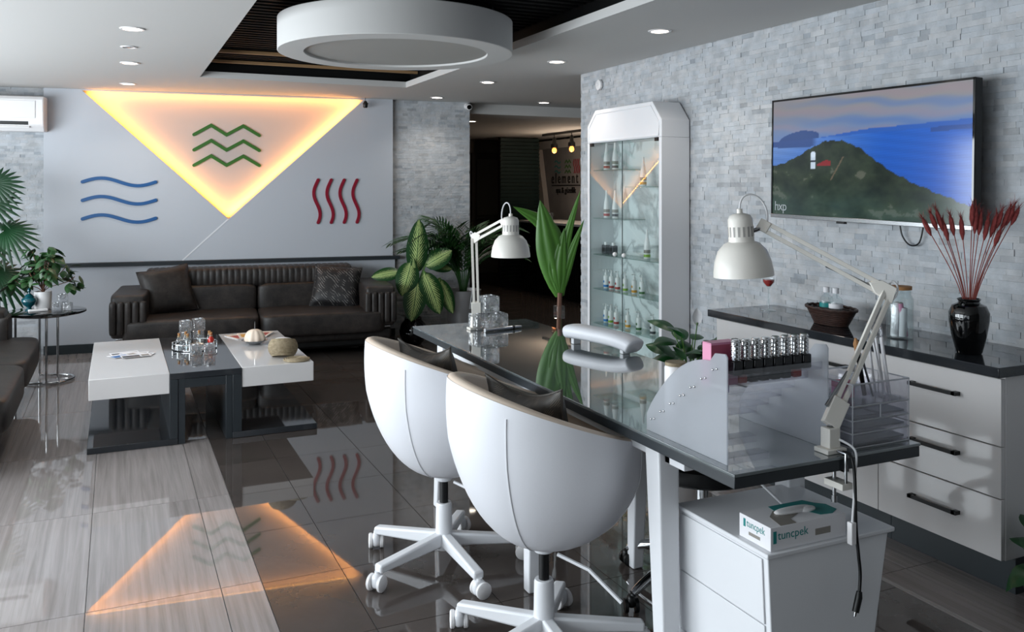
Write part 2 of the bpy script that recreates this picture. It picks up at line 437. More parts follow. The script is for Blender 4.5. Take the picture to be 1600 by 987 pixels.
# variegated leaf: pale feathered centre on a dark green blade (blade coordinates come from the leaf's own uv)
def varieg_mat():
    m = mat('leaf_variegated', '173a1a', .3); b = bsdf(m)
    uv = N(m, 'ShaderNodeUVMap'); sp = N(m, 'ShaderNodeSeparateXYZ'); L(m, uv.outputs[0], sp.inputs[0])
    a = N(m, 'ShaderNodeMath'); a.operation = 'SUBTRACT'; a.inputs[1].default_value = .5; L(m, sp.outputs['Y'], a.inputs[0])
    ab = N(m, 'ShaderNodeMath'); ab.operation = 'ABSOLUTE'; L(m, a.outputs[0], ab.inputs[0])
    # slanted veins: phase = u*k - |v|*j
    k1 = N(m, 'ShaderNodeMath'); k1.operation = 'MULTIPLY'; k1.inputs[1].default_value = 95; L(m, sp.outputs['X'], k1.inputs[0])
    k2 = N(m, 'ShaderNodeMath'); k2.operation = 'MULTIPLY_ADD'; k2.inputs[1].default_value = -60; L(m, ab.outputs[0], k2.inputs[0]); L(m, k1.outputs[0], k2.inputs[2])
    sn = N(m, 'ShaderNodeMath'); sn.operation = 'SINE'; L(m, k2.outputs[0], sn.inputs[0])
    n = N(m, 'ShaderNodeTexNoise'); n.inputs['Scale'].default_value = 14; L(m, uv.outputs[0], n.inputs['Vector'])
    # paleness = .33 - |v| + .1*sin + noise
    s1 = N(m, 'ShaderNodeMath'); s1.operation = 'MULTIPLY_ADD'; s1.inputs[1].default_value = .13; L(m, sn.outputs[0], s1.inputs[0]); 
    s0 = N(m, 'ShaderNodeMath'); s0.operation = 'SUBTRACT'; s0.inputs[0].default_value = .30; L(m, ab.outputs[0], s0.inputs[1]); L(m, s0.outputs[0], s1.inputs[2])
    s2 = N(m, 'ShaderNodeMath'); s2.operation = 'MULTIPLY_ADD'; s2.inputs[1].default_value = .3; L(m, n.outputs['Fac'], s2.inputs[0]); L(m, s1.outputs[0], s2.inputs[2])
    cr = N(m, 'ShaderNodeValToRGB'); e = cr.color_ramp.elements; e[0].position = .22; e[0].color = lin('1c4420'); e[1].position = .36; e[1].color = lin('b9cf86')
    L(m, s2.outputs[0], cr.inputs[0])
    r2 = N(m, 'ShaderNodeMath'); r2.operation = 'LESS_THAN'; r2.inputs[1].default_value = .018; L(m, ab.outputs[0], r2.inputs[0])
    mx = N(m, 'ShaderNodeMix'); mx.data_type = 'RGBA'; mx.inputs['B'].default_value = lin('2f5e2c'); L(m, r2.outputs[0], mx.inputs['Factor']); L(m, cr.outputs[0], mx.inputs['A'])
    L(m, mx.outputs['Result'], b.inputs['Base Color'])
varieg_mat()

ZC = 2.34            # main ceiling height
RX = 3.275           # face of the right wall
TH = R(-6.0)         # the far wall stands six degrees off the tile grid
B0 = Vector((-.6, 8.655, 0))
def bw(s, d, z=0):   # along the far wall, out from it into the room
    return Vector((B0.x + math.cos(TH) * s + math.sin(TH) * d, B0.y + math.sin(TH) * s - math.cos(TH) * d, z))

# ================================================================== STRUCTURE
floor = struct(MB().box(-2.8, 6.5, -2.8, 13, -.12, -.006).build('floor', 'mortar'))
tag(floor, 'polished stone tile floor, pale veined bands around a dark field', kind='structure')
_tiles = {}
def tile(kind, x0, x1, y0, y1):
    w = round(x1 - x0 - .003, 4); h = round(y1 - y0 - .003, 4); key = (kind, w, h)
    if key not in _tiles:
        o = MB().box(-w / 2, w / 2, -h / 2, h / 2, -.006, 0).build(kind, kind, bevel=.0008, seg=1, smooth=False)
        _tiles[key] = o.data; new = o
    else:
        new = bpy.data.objects.new(kind, _tiles[key]); C.objects.link(new)
    new.parent = floor; new.location = ((x0 + x1) / 2, (y0 + y1) / 2, 0)
def ranges(a, b, start, step):
    k = math.floor((a - start) / step); out = []
    while start + k * step < b - 1e-6:
        lo = max(a, start + k * step); hi = min(b, start + (k + 1) * step)
        if hi - lo > .01: out.append((lo, hi))
        k += 1
    return out
for x0, x1 in ranges(-2.8, .488, -.098, .443):
    for y0, y1 in ranges(-2.8, 9.2, 3.30, 1.0): tile('light_tile', x0, x1, y0, y1)
for x0, x1 in ranges(.488, 2.584, .782, .446):
    if x1 - x0 < .03: continue
    if x1 > 2.5: x1 = 2.584
    for y0, y1 in ranges(-2.8, 9.2, 3.276, .497): tile('dark_tile', x0, x1, y0, y1)
for x0, x1 in ((2.584, 2.745), (2.745, 3.188), (3.188, RX)):
    for y0, y1 in ranges(-2.8, 5.86, 2.38, 1.0): tile('light_tile', x0, x1, y0, y1)
for x0, x1 in ranges(2.584, 6.4, 2.584, .64):
    for y0, y1 in ranges(5.86, 12.6, 5.86, .75): tile('dark_tile', x0, x1, y0, y1)

# ceiling with a deep dark tray in it
HX0, HX1, HY0, HY1 = .60, 2.30, 1.9, 7.25
cm = MB()
for bx in ((-2.8, HX0, -2.8, 9.3), (HX1, 6.5, -2.8, 8.30), (HX1, 3.4, 8.30, 9.3), (HX0, HX1, -2.8, HY0), (HX0, HX1, HY1, 9.3)):
    cm.box(bx[0], bx[1], bx[2], bx[3], ZC, ZC + .05)
ceiling = struct(cm.build('ceiling', 'ceiling_white', smooth=False))
tag(ceiling, 'white suspended ceiling with a dark slatted tray cut into it', kind='structure')
tr = MB()
tr.box(HX0 - .1, HX1 + .1, HY0 - .1, HY1 + .1, ZC + .34, ZC + .40)
for bx in ((HX0 - .12, HX0 - .06, HY0 - .1, HY1 + .1), (HX1 + .06, HX1 + .12, HY0 - .1, HY1 + .1), (HX0 - .1, HX1 + .1, HY0 - .12, HY0 - .06), (HX0 - .1, HX1 + .1, HY1 + .06, HY1 + .12)):
    tr.box(bx[0], bx[1], bx[2], bx[3], ZC + .05, ZC + .36)
tr.build('tray_lining', 'black', ceiling, smooth=False)
sl = None
for k in range(62):
    y = HY0 + .03 + k * .0865
    if y > HY1 + .03: break
    if sl is None:
        sl = MB().box(HX0 - .05, HX1 + .05, -.02, .02, ZC + .13, ZC + .17).build('slat', 'black_slat', ceiling, smooth=False, loc=(0, y, 0))
    else:
        o = copychild(sl, ceiling, (0, y, 0))
for y in (6.55, 7.08):
    MB().box(HX0 - .05, HX1 + .05, y - .010, y + .010, ZC + .10, ZC + .125).build('batten', 'wood_batten', ceiling, bevel=.003)

# stone cladding
def stones(u0, u1, v0, v1, h, lmin, lmax, fn, keep=None, seed=1, pick=None):
    """courses of split stone; fn(u, v, d) -> point; returns (rest, picked)"""
    rnd = random.Random(seed); rest = []; picked = []
    v = v0
    while v < v1 - 1e-4:
        hv = min(h * rnd.uniform(.9, 1.1), v1 - v); u = u0 - rnd.uniform(0, lmax)
        while u < u1:
            l = rnd.uniform(lmin, lmax); a = max(u, u0); b = min(u + l, u1); u += l
            if b - a < .008: continue
            if keep and not keep((a + b) / 2, v + hv / 2): continue
            d = rnd.uniform(.0045, .0085); g = .0002
            t = [d + rnd.uniform(-.0012, .0012) for _ in range(4)]
            vs = [fn(a + g, v + g, 0), fn(b - g, v + g, 0), fn(b - g, v + hv - g, 0), fn(a + g, v + hv - g, 0),
                  fn(a + g, v + g, t[0]), fn(b - g, v + g, t[1]), fn(b - g, v + hv - g, t[2]), fn(a + g, v + hv - g, t[3])]
            q = rnd.random()
            s = rnd.uniform(.48, .53) if q < .88 else (rnd.uniform(.37, .44) if q < .98 else rnd.uniform(.53, .57))
            w = rnd.uniform(-.012, .012)
            st = (vs, (s - .018 + w, s, s + .022 - w, 1))
            (picked if pick and pick((a + b) / 2, v) else rest).append(st)
        v += hv
    return rest, picked
SF = [(4, 5, 6, 7), (0, 1, 5, 4), (1, 2, 6, 5), (2, 3, 7, 6), (3, 0, 4, 7)]
def stone_mesh(name, lst, parent, off=(0, 0, 0)):
    vs = []; fs = []; col = []
    for s, t in lst:
        o = len(vs); vs += [tuple(Vector(p) - Vector(off)) for p in s]; fs += [tuple(i + o for i in f) for f in SF]; col += [t] * 8
    me = bpy.data.meshes.new(name); me.from_pydata(vs, [], fs)
    bm = bmesh.new(); bm.from_mesh(me); bm.normal_update(); bm.to_mesh(me); bm.free()
    ca = me.color_attributes.new('tint', 'FLOAT_COLOR', 'POINT')
    ca.data.foreach_set('color', [x for t in col for x in t])
    me.materials.append(M['stone'])
    o = bpy.data.objects.new(name, me); C.objects.link(o); o.parent = parent; o.location = off
    return o

wall_right = struct(MB().box(RX, RX + .16, -2.8, 5.85, 0, ZC).build('wall_right', 'mortar', smooth=False))
tag(wall_right, 'wall clad in small pale split-face stone strips', kind='structure')
cnt = [0]
def near(u, v):
    if 1.75 < u < 2.36 and 1.05 < v < 2.2 and cnt[0] < 298 and not (2.30 < u and 1.2 < v < 1.95) and not (v < 1.32 and 2.1 < u):
        cnt[0] += 1; return True
rest, pick = stones(.4, 5.86, 0, ZC, .025, .04, .11, lambda u, v, d: Vector((RX - d, u, v)), seed=3, pick=near)
stone_mesh('stone_cladding', rest, wall_right)['kind'] = 'stuff'
for st in pick:
    c = sum((Vector(p) for p in st[0]), Vector()) / 8
    stone_mesh('stone', [st], wall_right, tuple(c))
rest, _ = stones(RX + .0, RX + .16, 0, ZC, .0225, .05, .10, lambda u, v, d: Vector((u, 5.85 + d * .6, v)), seed=9)
stone_mesh('stone_return', rest, wall_right)['kind'] = 'stuff'

# far wall, in its own frame: x along it, -y into the room
def on_far(mb, name, m, parent=None, **k):
    if parent is not None: return mb.build(name, m, parent, **k)
    return mb.build(name, m, None, loc=tuple(B0), rot=(0, 0, TH), **k)
wall_back = struct(on_far(MB().box(-2.3, 3.911, .0, .2, 0, ZC), 'wall_back', 'recess_white', smooth=False))
tag(wall_back, 'far wall with a white feature panel between stone-clad ends', kind='structure')
fb = lambda u, v, d: Vector((u, -d - .02, v))
rest, _ = stones(-2.25, .03, 0, ZC, .025, .04, .11, fb, seed=5)
on_far(MB().box(-2.25, .03, -.02, 0, 0, ZC), 'stone_backing', 'mortar', wall_back, smooth=False)
on_far(MB().box(3.105, 3.911, -.02, 0, 0, ZC), 'stone_backing', 'mortar', wall_back, smooth=False)
stone_mesh('stone_cladding', rest, wall_back)['kind'] = 'stuff'
rest, _ = stones(3.105, 3.911, 0, ZC, .025, .04, .11, fb, seed=6)
stone_mesh('stone_cladding', rest, wall_back)['kind'] = 'stuff'
XZ = Matrix(((1, 0, 0, 0), (0, 0, -1, 0), (0, 1, 0, 0), (0, 0, 0, 1)))   # polygon (s, z), height -> out of the wall
def panel(poly, d0, d1, name, m, bevel=.002):
    return on_far(MB().prism(poly, d0, d1, XZ), name, m, wall_back, bevel=bevel, seg=1, smooth=False)
panel([(.029, .80), (.029, ZC), (.322, ZC), (1.562, 1.179), (1.161, .80)], .035, .08, 'panel', 'panel_white')
panel([(2.835, ZC), (3.109, ZC), (3.109, .80), (1.168, .80), (1.569, 1.177)], .035, .08, 'panel', 'panel_white')
panel([(.029, .08), (.029, .765), (3.13, .765), (3.13, .08)], 0, .08, 'lower_panel', 'panel_white')
panel([(.029, .765), (.029, .80), (3.17, .80), (3.17, .765)], 0, .125, 'ledge', 'charcoal')
baseboard = struct(on_far(MB().box(.029, 3.13, -.085, 0, .0005, .08), 'baseboard_back', 'skirting', bevel=.002))
on_far(MB().bar((1.164, -.0805, .801), (1.566, -.0805, 1.178), .012, .003, up=(0, -1, 0)), 'lit_joint_line', 'satin_white', wall_back)  # white strip painting the lit line along the panel joint
# ceiling-side slot that hides the top strip
panel([(.322, ZC - .012), (.322, ZC), (2.835, ZC), (2.835, ZC - .012)], .06, .08, 'top_lip', 'panel_white')

# LED strips behind the edges of the triangle
def led(p, q, label, energy):
    p = Vector((p[0], -.045, p[1])); q = Vector((q[0], -.045, q[1]))
    mid = (p + q) / 2; d = (q - p); ln = d.length; d.normalize()
    inward = Vector((1.57, -.045, 1.95)) - mid; inward -= d * inward.dot(d); inward.normalize()
    o = thing('led_strip', label, 'light strip', B0 + Euler((0, 0, TH)).to_matrix() @ mid, TH, 'amber light strips around the triangle')
    mb = MB(); mb.bar(d * -ln / 2 - inward * .004, d * ln / 2 - inward * .004, .008, .004, up=inward); mb.build('strip', 'led_warm', o)
    ld = bpy.data.lights.new('strip_light', 'AREA'); ld.shape = 'RECTANGLE'; ld.size = ln; ld.size_y = .02; ld.energy = energy; ld.color = (1, .43, .09)
    lo = bpy.data.objects.new('strip_light', ld); C.objects.link(lo); lo.parent = o
    z = -(inward + Vector((0, .35, 0))).normalized(); x = d; y = z.cross(x)
    lo.matrix_local = Matrix((x, y, z)).transposed().to_4x4()
led((.36, 2.31), (1.555, 1.20), 'glowing amber strip along the left slant of the triangle', 3.9)
led((2.80, 2.31), (1.575, 1.20), 'glowing amber strip along the right slant of the triangle', 3.9)
led((.42, ZC - .006), (2.74, ZC - .006), 'glowing amber strip along the ceiling edge of the triangle', 2.7)

# left wall: shop front windows
wl = MB()
wl.box(-2.9, -2.8, -2.8, 9.3, 0, .35); wl.box(-2.9, -2.8, -2.8, 9.3, 2.15, ZC)
ys = [-2.8] + [y for w in WIN_Y for y in w] + [9.3]
for a, b in zip(ys[0::2], ys[1::2]): wl.box(-2.9, -2.8, a, b, .35, 2.15)
struct(wl.build('wall_left', 'plaster_white', smooth=False))
for i, (a, b) in enumerate(WIN_Y):
    w = struct(bpy.data.objects.new('window_%d' % (i + 1), None)); C.objects.link(w); w.location = (-2.85, (a + b) / 2, 1.25)
    h = (b - a) / 2
    f = MB()
    for s in (-1, 1):
        f.box(-.03, .03, s * h - .03, s * h + .03, -.9, .9); f.box(-.03, .03, -h, h, s * .87 - .03, s * .87 + .03)
    f.box(-.025, .025, -.02, .02, -.9, .9)
    f.build('window_frame', 'charcoal', w, smooth=False)
    MB().box(-.004, .004, -h, h, -.9, .9).build('pane', 'glass', w, smooth=False)
struct(MB().box(-2.8, RX, -2.9, -2.8, 0, ZC).build('wall_front', 'grey_wall', smooth=False))

# reception beyond the opening
struct(MB().box(3.30, 6.5, 8.30, 8.36, 2.235, ZC + .05).build('trim_1', 'ceiling_white', smooth=False))
struct(MB().box(3.30, 6.5, 8.36, 12.7, 2.235, 2.30).build('ceiling_reception', 'ceiling_white', smooth=False))
struct(MB().box(3.22, 3.30, 8.33, 12.6, 0, 2.235).build('wall_corridor', 'grey_wall', smooth=False))
struct(MB().box(3.22, 6.5, 12.5, 12.62, 0, 2.235).build('wall_reception', 'grey_wall', smooth=False))
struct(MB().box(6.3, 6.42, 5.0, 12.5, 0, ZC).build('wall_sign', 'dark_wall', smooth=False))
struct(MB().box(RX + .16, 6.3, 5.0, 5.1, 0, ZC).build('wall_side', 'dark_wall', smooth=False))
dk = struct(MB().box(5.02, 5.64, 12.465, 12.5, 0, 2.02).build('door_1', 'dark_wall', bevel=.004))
MB().box(5.10, 5.56, 12.455, 12.466, .15, .95).build('panel', 'grey_wall', dk, bevel=.003)
MB().box(5.10, 5.56, 12.455, 12.466, 1.05, 1.92).build('panel', 'grey_wall', dk, bevel=.003)
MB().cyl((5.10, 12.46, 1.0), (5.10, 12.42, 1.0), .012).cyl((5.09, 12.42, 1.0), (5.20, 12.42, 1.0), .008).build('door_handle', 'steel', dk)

# ================================================================== LIGHT FITTINGS
def downlight(x, y, z, label, r=.062, energy=2.2):
    o = thing('downlight', label, 'ceiling light', (x, y, z), 0, 'round recessed ceiling lights')
    MB().ring([(r * .8, -.001), (r * .8, -.006), (r, -.006), (r * 1.08, -.001)], 36).build('trim_ring', 'plastic_white', o)
    MB().lathe([(r * .8, -.001), (r * .8, -.004), (0, -.0045)], 36).build('lens', 'downlight_glow', o)
    ld = bpy.data.lights.new('lamp', 'SPOT'); ld.energy = energy * 4; ld.color = (1, .93, .84); ld.spot_size = R(130); ld.spot_blend = .8; ld.shadow_soft_size = .05
    lo = bpy.data.objects.new('lamp', ld); C.objects.link(lo); lo.parent = o; lo.location = (0, 0, -.03)
for a in ((.08, 5.217, ZC, 'lit round ceiling light, nearest of the left row'), (.086, 6.634, ZC, 'lit round ceiling light, middle of the left row'),
          (.088, 7.944, ZC, 'lit round ceiling light just above the glowing triangle'), (2.77, 4.06, ZC, 'lit round ceiling light, nearest of the right row'),
          (2.784, 5.333, ZC, 'lit round ceiling light, second of the right row'), (2.794, 6.587, ZC, 'lit round ceiling light, third of the right row'),
          (2.815, 7.888, ZC, 'lit round ceiling light, farthest of the right row by the stone pillar'), (3.975, 7.897, ZC, 'lit round ceiling light in front of the beam over the opening')):
    downlight(*a)
downlight(3.70, 9.20, 2.235, 'lit round ceiling light in the lower reception ceiling', energy=3)
o = thing('ceiling_vent', 'small round unlit fitting between two lights of the left row', 'ceiling vent', (.069, 5.894, ZC))
MB().ring([(.036, -.001), (.036, -.006), (.046, -.006), (.049, -.001)], 30).build('trim_ring', 'plastic_white', o)
MB().lathe([(.036, -.001), (.034, -.003), (.014, -.006), (0, -.006)], 24).build('cap', 'steel', o)

o = thing('ring_pendant', 'large white drum ring lamp hanging in the dark ceiling tray', 'ceiling lamp', (1.484, 4.852, 2.236))
MB().ring([(.525, 0), (.525, .185), (.674, .185), (.674, 0)], 96).build('drum', 'ceiling_white', o, bevel=.004, angle=30)
MB().lathe([(.524, .016), (.524, .012), (0, .012)], 96).build('diffuser', 'diffuser_off', o)
for k in range(4):
    a = PI / 4 + k * PI / 2
    MB().cyl((.6 * math.cos(a), .6 * math.sin(a), .185), (.6 * math.cos(a), .6 * math.sin(a), .235), .006, n=8).build('hanger', 'steel', o)

# ================================================================== FAR WALL EMBLEMS AND FITTINGS
def stroke(pts, w, t):
    """flat raised stroke with round ends in local xz, standing out by t (towards -y)"""
    P = [Vector((p[0], p[1])) for p in pts]; left = []; right = []
    for i, p in enumerate(P):
        d0 = (P[i] - P[i - 1]).normalized() if i else (P[1] - P[0]).normalized()
        d1 = (P[i + 1] - P[i]).normalized() if i < len(P) - 1 else d0
        d = (d0 + d1).normalized(); nrm = Vector((-d.y, d.x)); k = 1 / max(.5, nrm.dot(Vector((-d0.y, d0.x))))
        left.append(p + nrm * w / 2 * k); right.append(p - nrm * w / 2 * k)
    def cap(c, start, sgn):
        a0 = math.atan2((start - c).y, (start - c).x); return [c + Vector((math.cos(a0 - PI * k / 6), math.sin(a0 - PI * k / 6))) * w / 2 for k in range(1, 6)]
    poly = left + cap(P[-1], left[-1], 1) + right[::-1] + cap(P[0], right[0], 1)
    k = len(left); n = len(poly)
    mb = MB(); vs = [Vector((p.x, -h, p.y)) for h in (0, t) for p in poly]
    fs = [(i, (i + 1) % n, n + (i + 1) % n, n + i) for i in range(n)]
    for off in (0, n):
        for i in range(k - 1): fs.append((off + i, off + i + 1, off + n - 5 - i - 2, off + n - 5 - i - 1))
        fs.append(tuple(off + i for i in range(k - 1, k + 6))); fs.append(tuple(off + (n - 6 + i) % n for i in range(7)))
    return mb.add(vs, fs)
def emblem(label, s, d, z, m, strokes, w=.030):
    o = thing('wall_emblem', label, 'emblem', bw(s, d, z), TH)
    for st in strokes: stroke(st, w, .012).build('stroke', m, o, bevel=.002, smooth=False)
    return o
wave = [(.60 * t / 24 - .30, .034 * math.sin(2 * PI * t / 24)) for t in range(25)]
emblem('three blue wavy lines standing for water on the left of the white panel', .637, .0805, 1.354, 'blue_paint', [[(x, z + k * .164) for x, z in wave] for k in (1, 0, -1)])
zig = [(-.291, -.045), (-.141, .045), (-.005, -.042), (.145, .045), (.291, -.042)]
zig = [p for a, b in zip(zig[:-1], zig[1:]) for p in (a, ((a[0] + b[0]) / 2, (a[1] + b[1]) / 2))] + [zig[-1]]
emblem('three green zigzag mountain lines inside the glowing triangle', 1.552, .0005, 1.862, 'green_paint', [[(x, z + k * .1425) for x, z in zig] for k in (1, 0, -1)])
vw = [(-.030 * math.sin(2 * PI * (t / 24 - .06)), .205 - .41 * t / 24) for t in range(25)]
emblem('four dark red wavy heat lines on the right of the white panel', 2.557, .0805, 1.337, 'red_paint', [[(x + (k - 1.5) * .124, z) for x, z in vw] for k in range(4)])

o = thing('air_conditioner', 'white split air conditioner unit under the ceiling at the left edge', 'air conditioner', bw(-.37, .02, 1.95), TH)
prof = [(0, 0), (-.16, .0), (-.215, .045), (-.225, .10), (-.225, .27), (-.20, .30), (0, .30)]
YZ = Matrix(((0, 0, 1, 0), (1, 0, 0, 0), (0, 1, 0, 0), (0, 0, 0, 1)))
MB().prism(prof, -.43, .43, YZ).build('body', 'plastic_white', o, bevel=.012, seg=3)
MB().obox((-.05, -.214, .068), (.72, .012, .03), (R(12), 0, 0)).build('outlet_slot', 'black', o)
MB().obox((-.05, -.212, .036), (.74, .02, .016), (R(35), 0, 0)).build('flap', 'plastic_white', o, bevel=.003)
MB().obox((-.03, -.2275, .185), (.79, .006, .15)).build('front_panel', 'plastic_white', o, bevel=.003)

o = thing('hanging_fitting', 'small black spotlight-shaped fitting hanging from the ceiling at the triangle corner', 'spotlight', bw(2.826, .15, ZC))  # unidentified dark object, modelled in the shape of a spotlight
MB().cyl((0, 0, 0), (0, 0, -.035), .003, n=8).build('cord', 'black', o)
MB().lathe([(0, -.03), (.012, -.032), (.02, -.05), (.024, -.085), (.017, -.098), (0, -.098)], 14).build('body', 'black', o)
MB().obox((.014, 0, -.075), (.012, .02, .05), (0, R(20), 0)).obox((-.014, 0, -.075), (.012, .02, .05), (0, R(-20), 0)).build('bracket', 'charcoal', o, bevel=.002)

o = thing('security_camera', 'small white security camera with black lens on the pillar corner', 'camera', bw(3.88, .035, 2.30), TH)
MB().cyl((0, .015, .0), (0, -.012, .0), .03).build('mount', 'plastic_white', o, bevel=.003)
MB().tube([(0, -.01, 0), (0, -.05, -.012), (-.01, -.12, -.02)], [.026, .032, .03], 20).build('body', 'plastic_white', o, bevel=.003)
MB().cyl((-.0095, -.117, -.0195), (-.0105, -.124, -.021), .023).build('lens', 'black_gloss', o)

o = thing('wall_sensor', 'small round white sensor high on the stone wall by its end', 'sensor', (RX - .014, 5.556, 2.225))
MB().lathe([(.038, 0), (.038, .016), (.03, .021), (0, .022)], 24, Matrix.Rotation(R(-90), 4, 'Y')).build('cover', 'plastic_white', o)
MB().lathe([(.012, .021), (.010, .026), (0, .027)], 16, Matrix.Rotation(R(-90), 4, 'Y')).build('dome', 'satin_white', o)

# ================================================================== SOFAS
def ripple_box(mb, x0, x1, y0, y1, z0, z1, n, amp, r=.04, m=None):
    """padded roll: channelled along x, rounded section in yz"""
    cy, cz = (y0 + y1) / 2, (z0 + z1) / 2; hy, hz = (y1 - y0) / 2, (z1 - z0) / 2; nu = n * 6
    def fn(u, v):
        a = 2 * PI * v
        e = .45
        cx = math.copysign(abs(math.cos(a)) ** e, math.cos(a)); sx = math.copysign(abs(math.sin(a)) ** e, math.sin(a))
        g = 1 - amp * (1 - abs(math.sin(PI * n * u)) ** .5)
        end = min(1, (min(u, 1 - u) * (x1 - x0)) / r); k = math.sqrt(max(0, 1 - (1 - end) ** 2)) if end < 1 else 1
        k = .72 + .28 * k
        p = Vector((x0 + (x1 - x0) * u, cy + hy * cx * g * k, cz + hz * sx * g * k))
        return m @ p if m else p
    mb.grid(fn, nu, 24, cv=True)
    W = 24; o = len(mb.v) - (nu + 1) * W
    mb.f.append(tuple(o + j for j in range(W))); mb.f.append(tuple(o + nu * W + j for j in range(W))[::-1])
    return mb
def soft(mb, x0, x1, y0, y1, z0, z1, e=.22, nu=48, nv=24):
    return mb.superq(((x0 + x1) / 2, (y0 + y1) / 2, (z0 + z1) / 2), (x1 - x0, y1 - y0, z1 - z0), e, e, nu, nv)
def sofa(label, loc, rotz, W, seats, front=-.93):
    """local: x along, front towards -y, back at y=0"""
    o = thing('sofa', label, 'sofa', loc, rotz); h = W / 2
    MB().box(-h + .06, h - .06, -.80, -.06, .07, .20).build('base_frame', 'black', o, bevel=.02)
    MB().box(-h + .03, h - .03, -.84, -.03, .13, .235).build('plinth', 'leather_dark', o, bevel=.03, seg=4)
    sw = (W - .16) / seats
    for k in range(seats):
        x = -h + .08 + k * sw
        soft(MB(), x, x + sw - .004, front, -.20, .195, .395).build('seat_cushion', 'leather_dark', o)
    bwid = (W - .46) / seats
    for k in range(seats):
        x = -h + .23 + k * bwid
        soft(MB(), x, x + bwid - .004, -.36, -.08, .35, .605, .25).build('back_cushion', 'leather_dark', o)
    ripple_box(MB(), -h + .22, h - .30, -.31, -.05, .565, .755, int((W - .5) / .052), .055).build('channel_roll', 'leather_dark', o, angle=60)
    MB().box(-h + .2, h - .2, -.10, -.0, .15, .70).build('back_shell', 'leather_dark', o, bevel=.03, seg=3)
    for s in (-1, 1):
        x0, x1 = (-h, -h + .27) if s < 0 else (h - .27, h)
        arm = soft(MB(), x0, x1, -.885, -.06, .245, .605, .16).build('armrest', 'leather_dark', o)
        mm = Matrix.Translation(((x0 + x1) / 2, 0, 0))
        ch = MB()
        for k in range(5):
            xx = -.112 + k * .056
            ch.superq((xx, -.875, .415), (.056, .07, .27), .35, .6, 14, 12, mm)
        ch.build('channels', 'leather_dark', arm)
        MB().box((x0 + x1) / 2 - .09, (x0 + x1) / 2 + .09, -.868, -.83, .236, .252).build('chrome_trim', 'chrome', arm, bevel=.003)
    for x in (-h + .16, h - .16):
        for y in (-.74, -.16):
            MB().box(x - .06, x + .06, y - .02, y + .02, 0, .13).build('foot', 'chrome', o, bevel=.004)
    return o
sofa('dark brown leather two-seat sofa with channelled back against the white panel', bw(1.81, .10), TH, 2.31, 2)
sofa('dark leather sofa cut off by the left edge of the picture', (-1.60, 6.08, 0), R(90), 2.36, 2, -1.10)

def pillow(name, label, mtl, loc, rot, w, h, t, cat='cushion', pn=.07):
    def side(s):
        def fn(u, v):
            a, b = 2 * u - 1, 2 * v - 1
            f = (1 - a ** 4) * (1 - b ** 4)
            pin = 1 - pn * (1 - a * a) * abs(b) ** 2 ; pin2 = 1 - pn * (1 - b * b) * abs(a) ** 2
            return Vector((a * w / 2 * pin2, s * (t / 2 * f ** .55 + .002), b * h / 2 * pin))
        return fn
    mb = MB(); mb.grid(side(1), 18, 18); mb.grid(side(-1), 18, 18)
    o = bpy.data.objects.new(name, None); C.objects.link(o); o.location = loc; o.rotation_euler = rot
    tag(o, label, cat)
    mb.build('cover', mtl, o, weld=True, angle=80)
    edge = [Vector((a * w / 2, 0, b * h / 2)) for a, b in [(-1 + 2 * k / 12, -1) for k in range(12)] + [(1, -1 + 2 * k / 12) for k in range(12)] + [(1 - 2 * k / 12, 1) for k in range(12)] + [(-1, 1 - 2 * k / 12) for k in range(13)]]
    for p in edge:
        a, b = p.x / (w / 2), p.z / (h / 2)
        p.x *= 1 - pn * (1 - b * b) * abs(a) ** 2; p.z *= 1 - pn * (1 - a * a) * abs(b) ** 2
    MB().tube(edge, .0045, 6).build('piping', mtl, o)
    return o
p = bw(1.06, .50, .575); pillow('throw_pillow', 'dark leather throw pillow leaning on the sofa left arm', 'leather_dark', p, (R(-22), R(-8), TH + R(16)), .43, .42, .16)
p = bw(2.50, .52, .560); pillow('throw_pillow', 'black pillow with silver fern print on the sofa right side', 'cushion_print', p, (R(-24), R(5), TH - R(14)), .43, .40, .16)

# ================================================================== COFFEE TABLES
def ctable(label, xw0, xw1, xs0, xs1, xp):
    """white slab on a charcoal C frame"""
    cx = (xs0 + xs1) / 2; cy = 5.90
    o = thing('coffee_table', label, 'coffee table', (cx, cy, 0), 0, 'white and charcoal coffee tables')
    off = (cx, cy, 0)
    MB().box(xw0, xw1, 5.26, 6.54, .293, .408).build('white_slab', 'gloss_white', o, off=off, bevel=.003)
    MB().box(xs0, xs1, 5.255, 6.54, .001, .036).build('bottom_slab', 'charcoal_gloss', o, off=off, bevel=.003)
    MB().box(xp[0], xp[1], 5.255, 6.54, .036, .3715).build('side_panel', 'charcoal', o, off=off, bevel=.002)
    return o
ctable('white slab coffee table with charcoal base holding fanned cards', -.140, .274, -.148, .318, (.2745, .318))
ctable('white slab coffee table with charcoal base holding basket and bowl', .668, 1.086, .616, 1.106, (.616, .6675))
o = thing('bridge_table', 'charcoal glossy bridge table standing between the two white slabs', 'coffee table', (.467, 5.9, 0))
off = (.467, 5.9, 0)
MB().box(.2745, .6675, 5.255, 6.54, .372, .407).build('top', 'charcoal_gloss', o, off=off, bevel=.002)
for x0, x1 in ((.3195, .357), (.578, .6148)):
    MB().box(x0, x1, 5.26, 6.50, .0005, .372).build('leg_panel', 'charcoal', o, off=off, bevel=.002)
MB().box(.357, .578, 5.262, 6.50, .318, .370).build('apron', 'charcoal', o, off=off, bevel=.002)

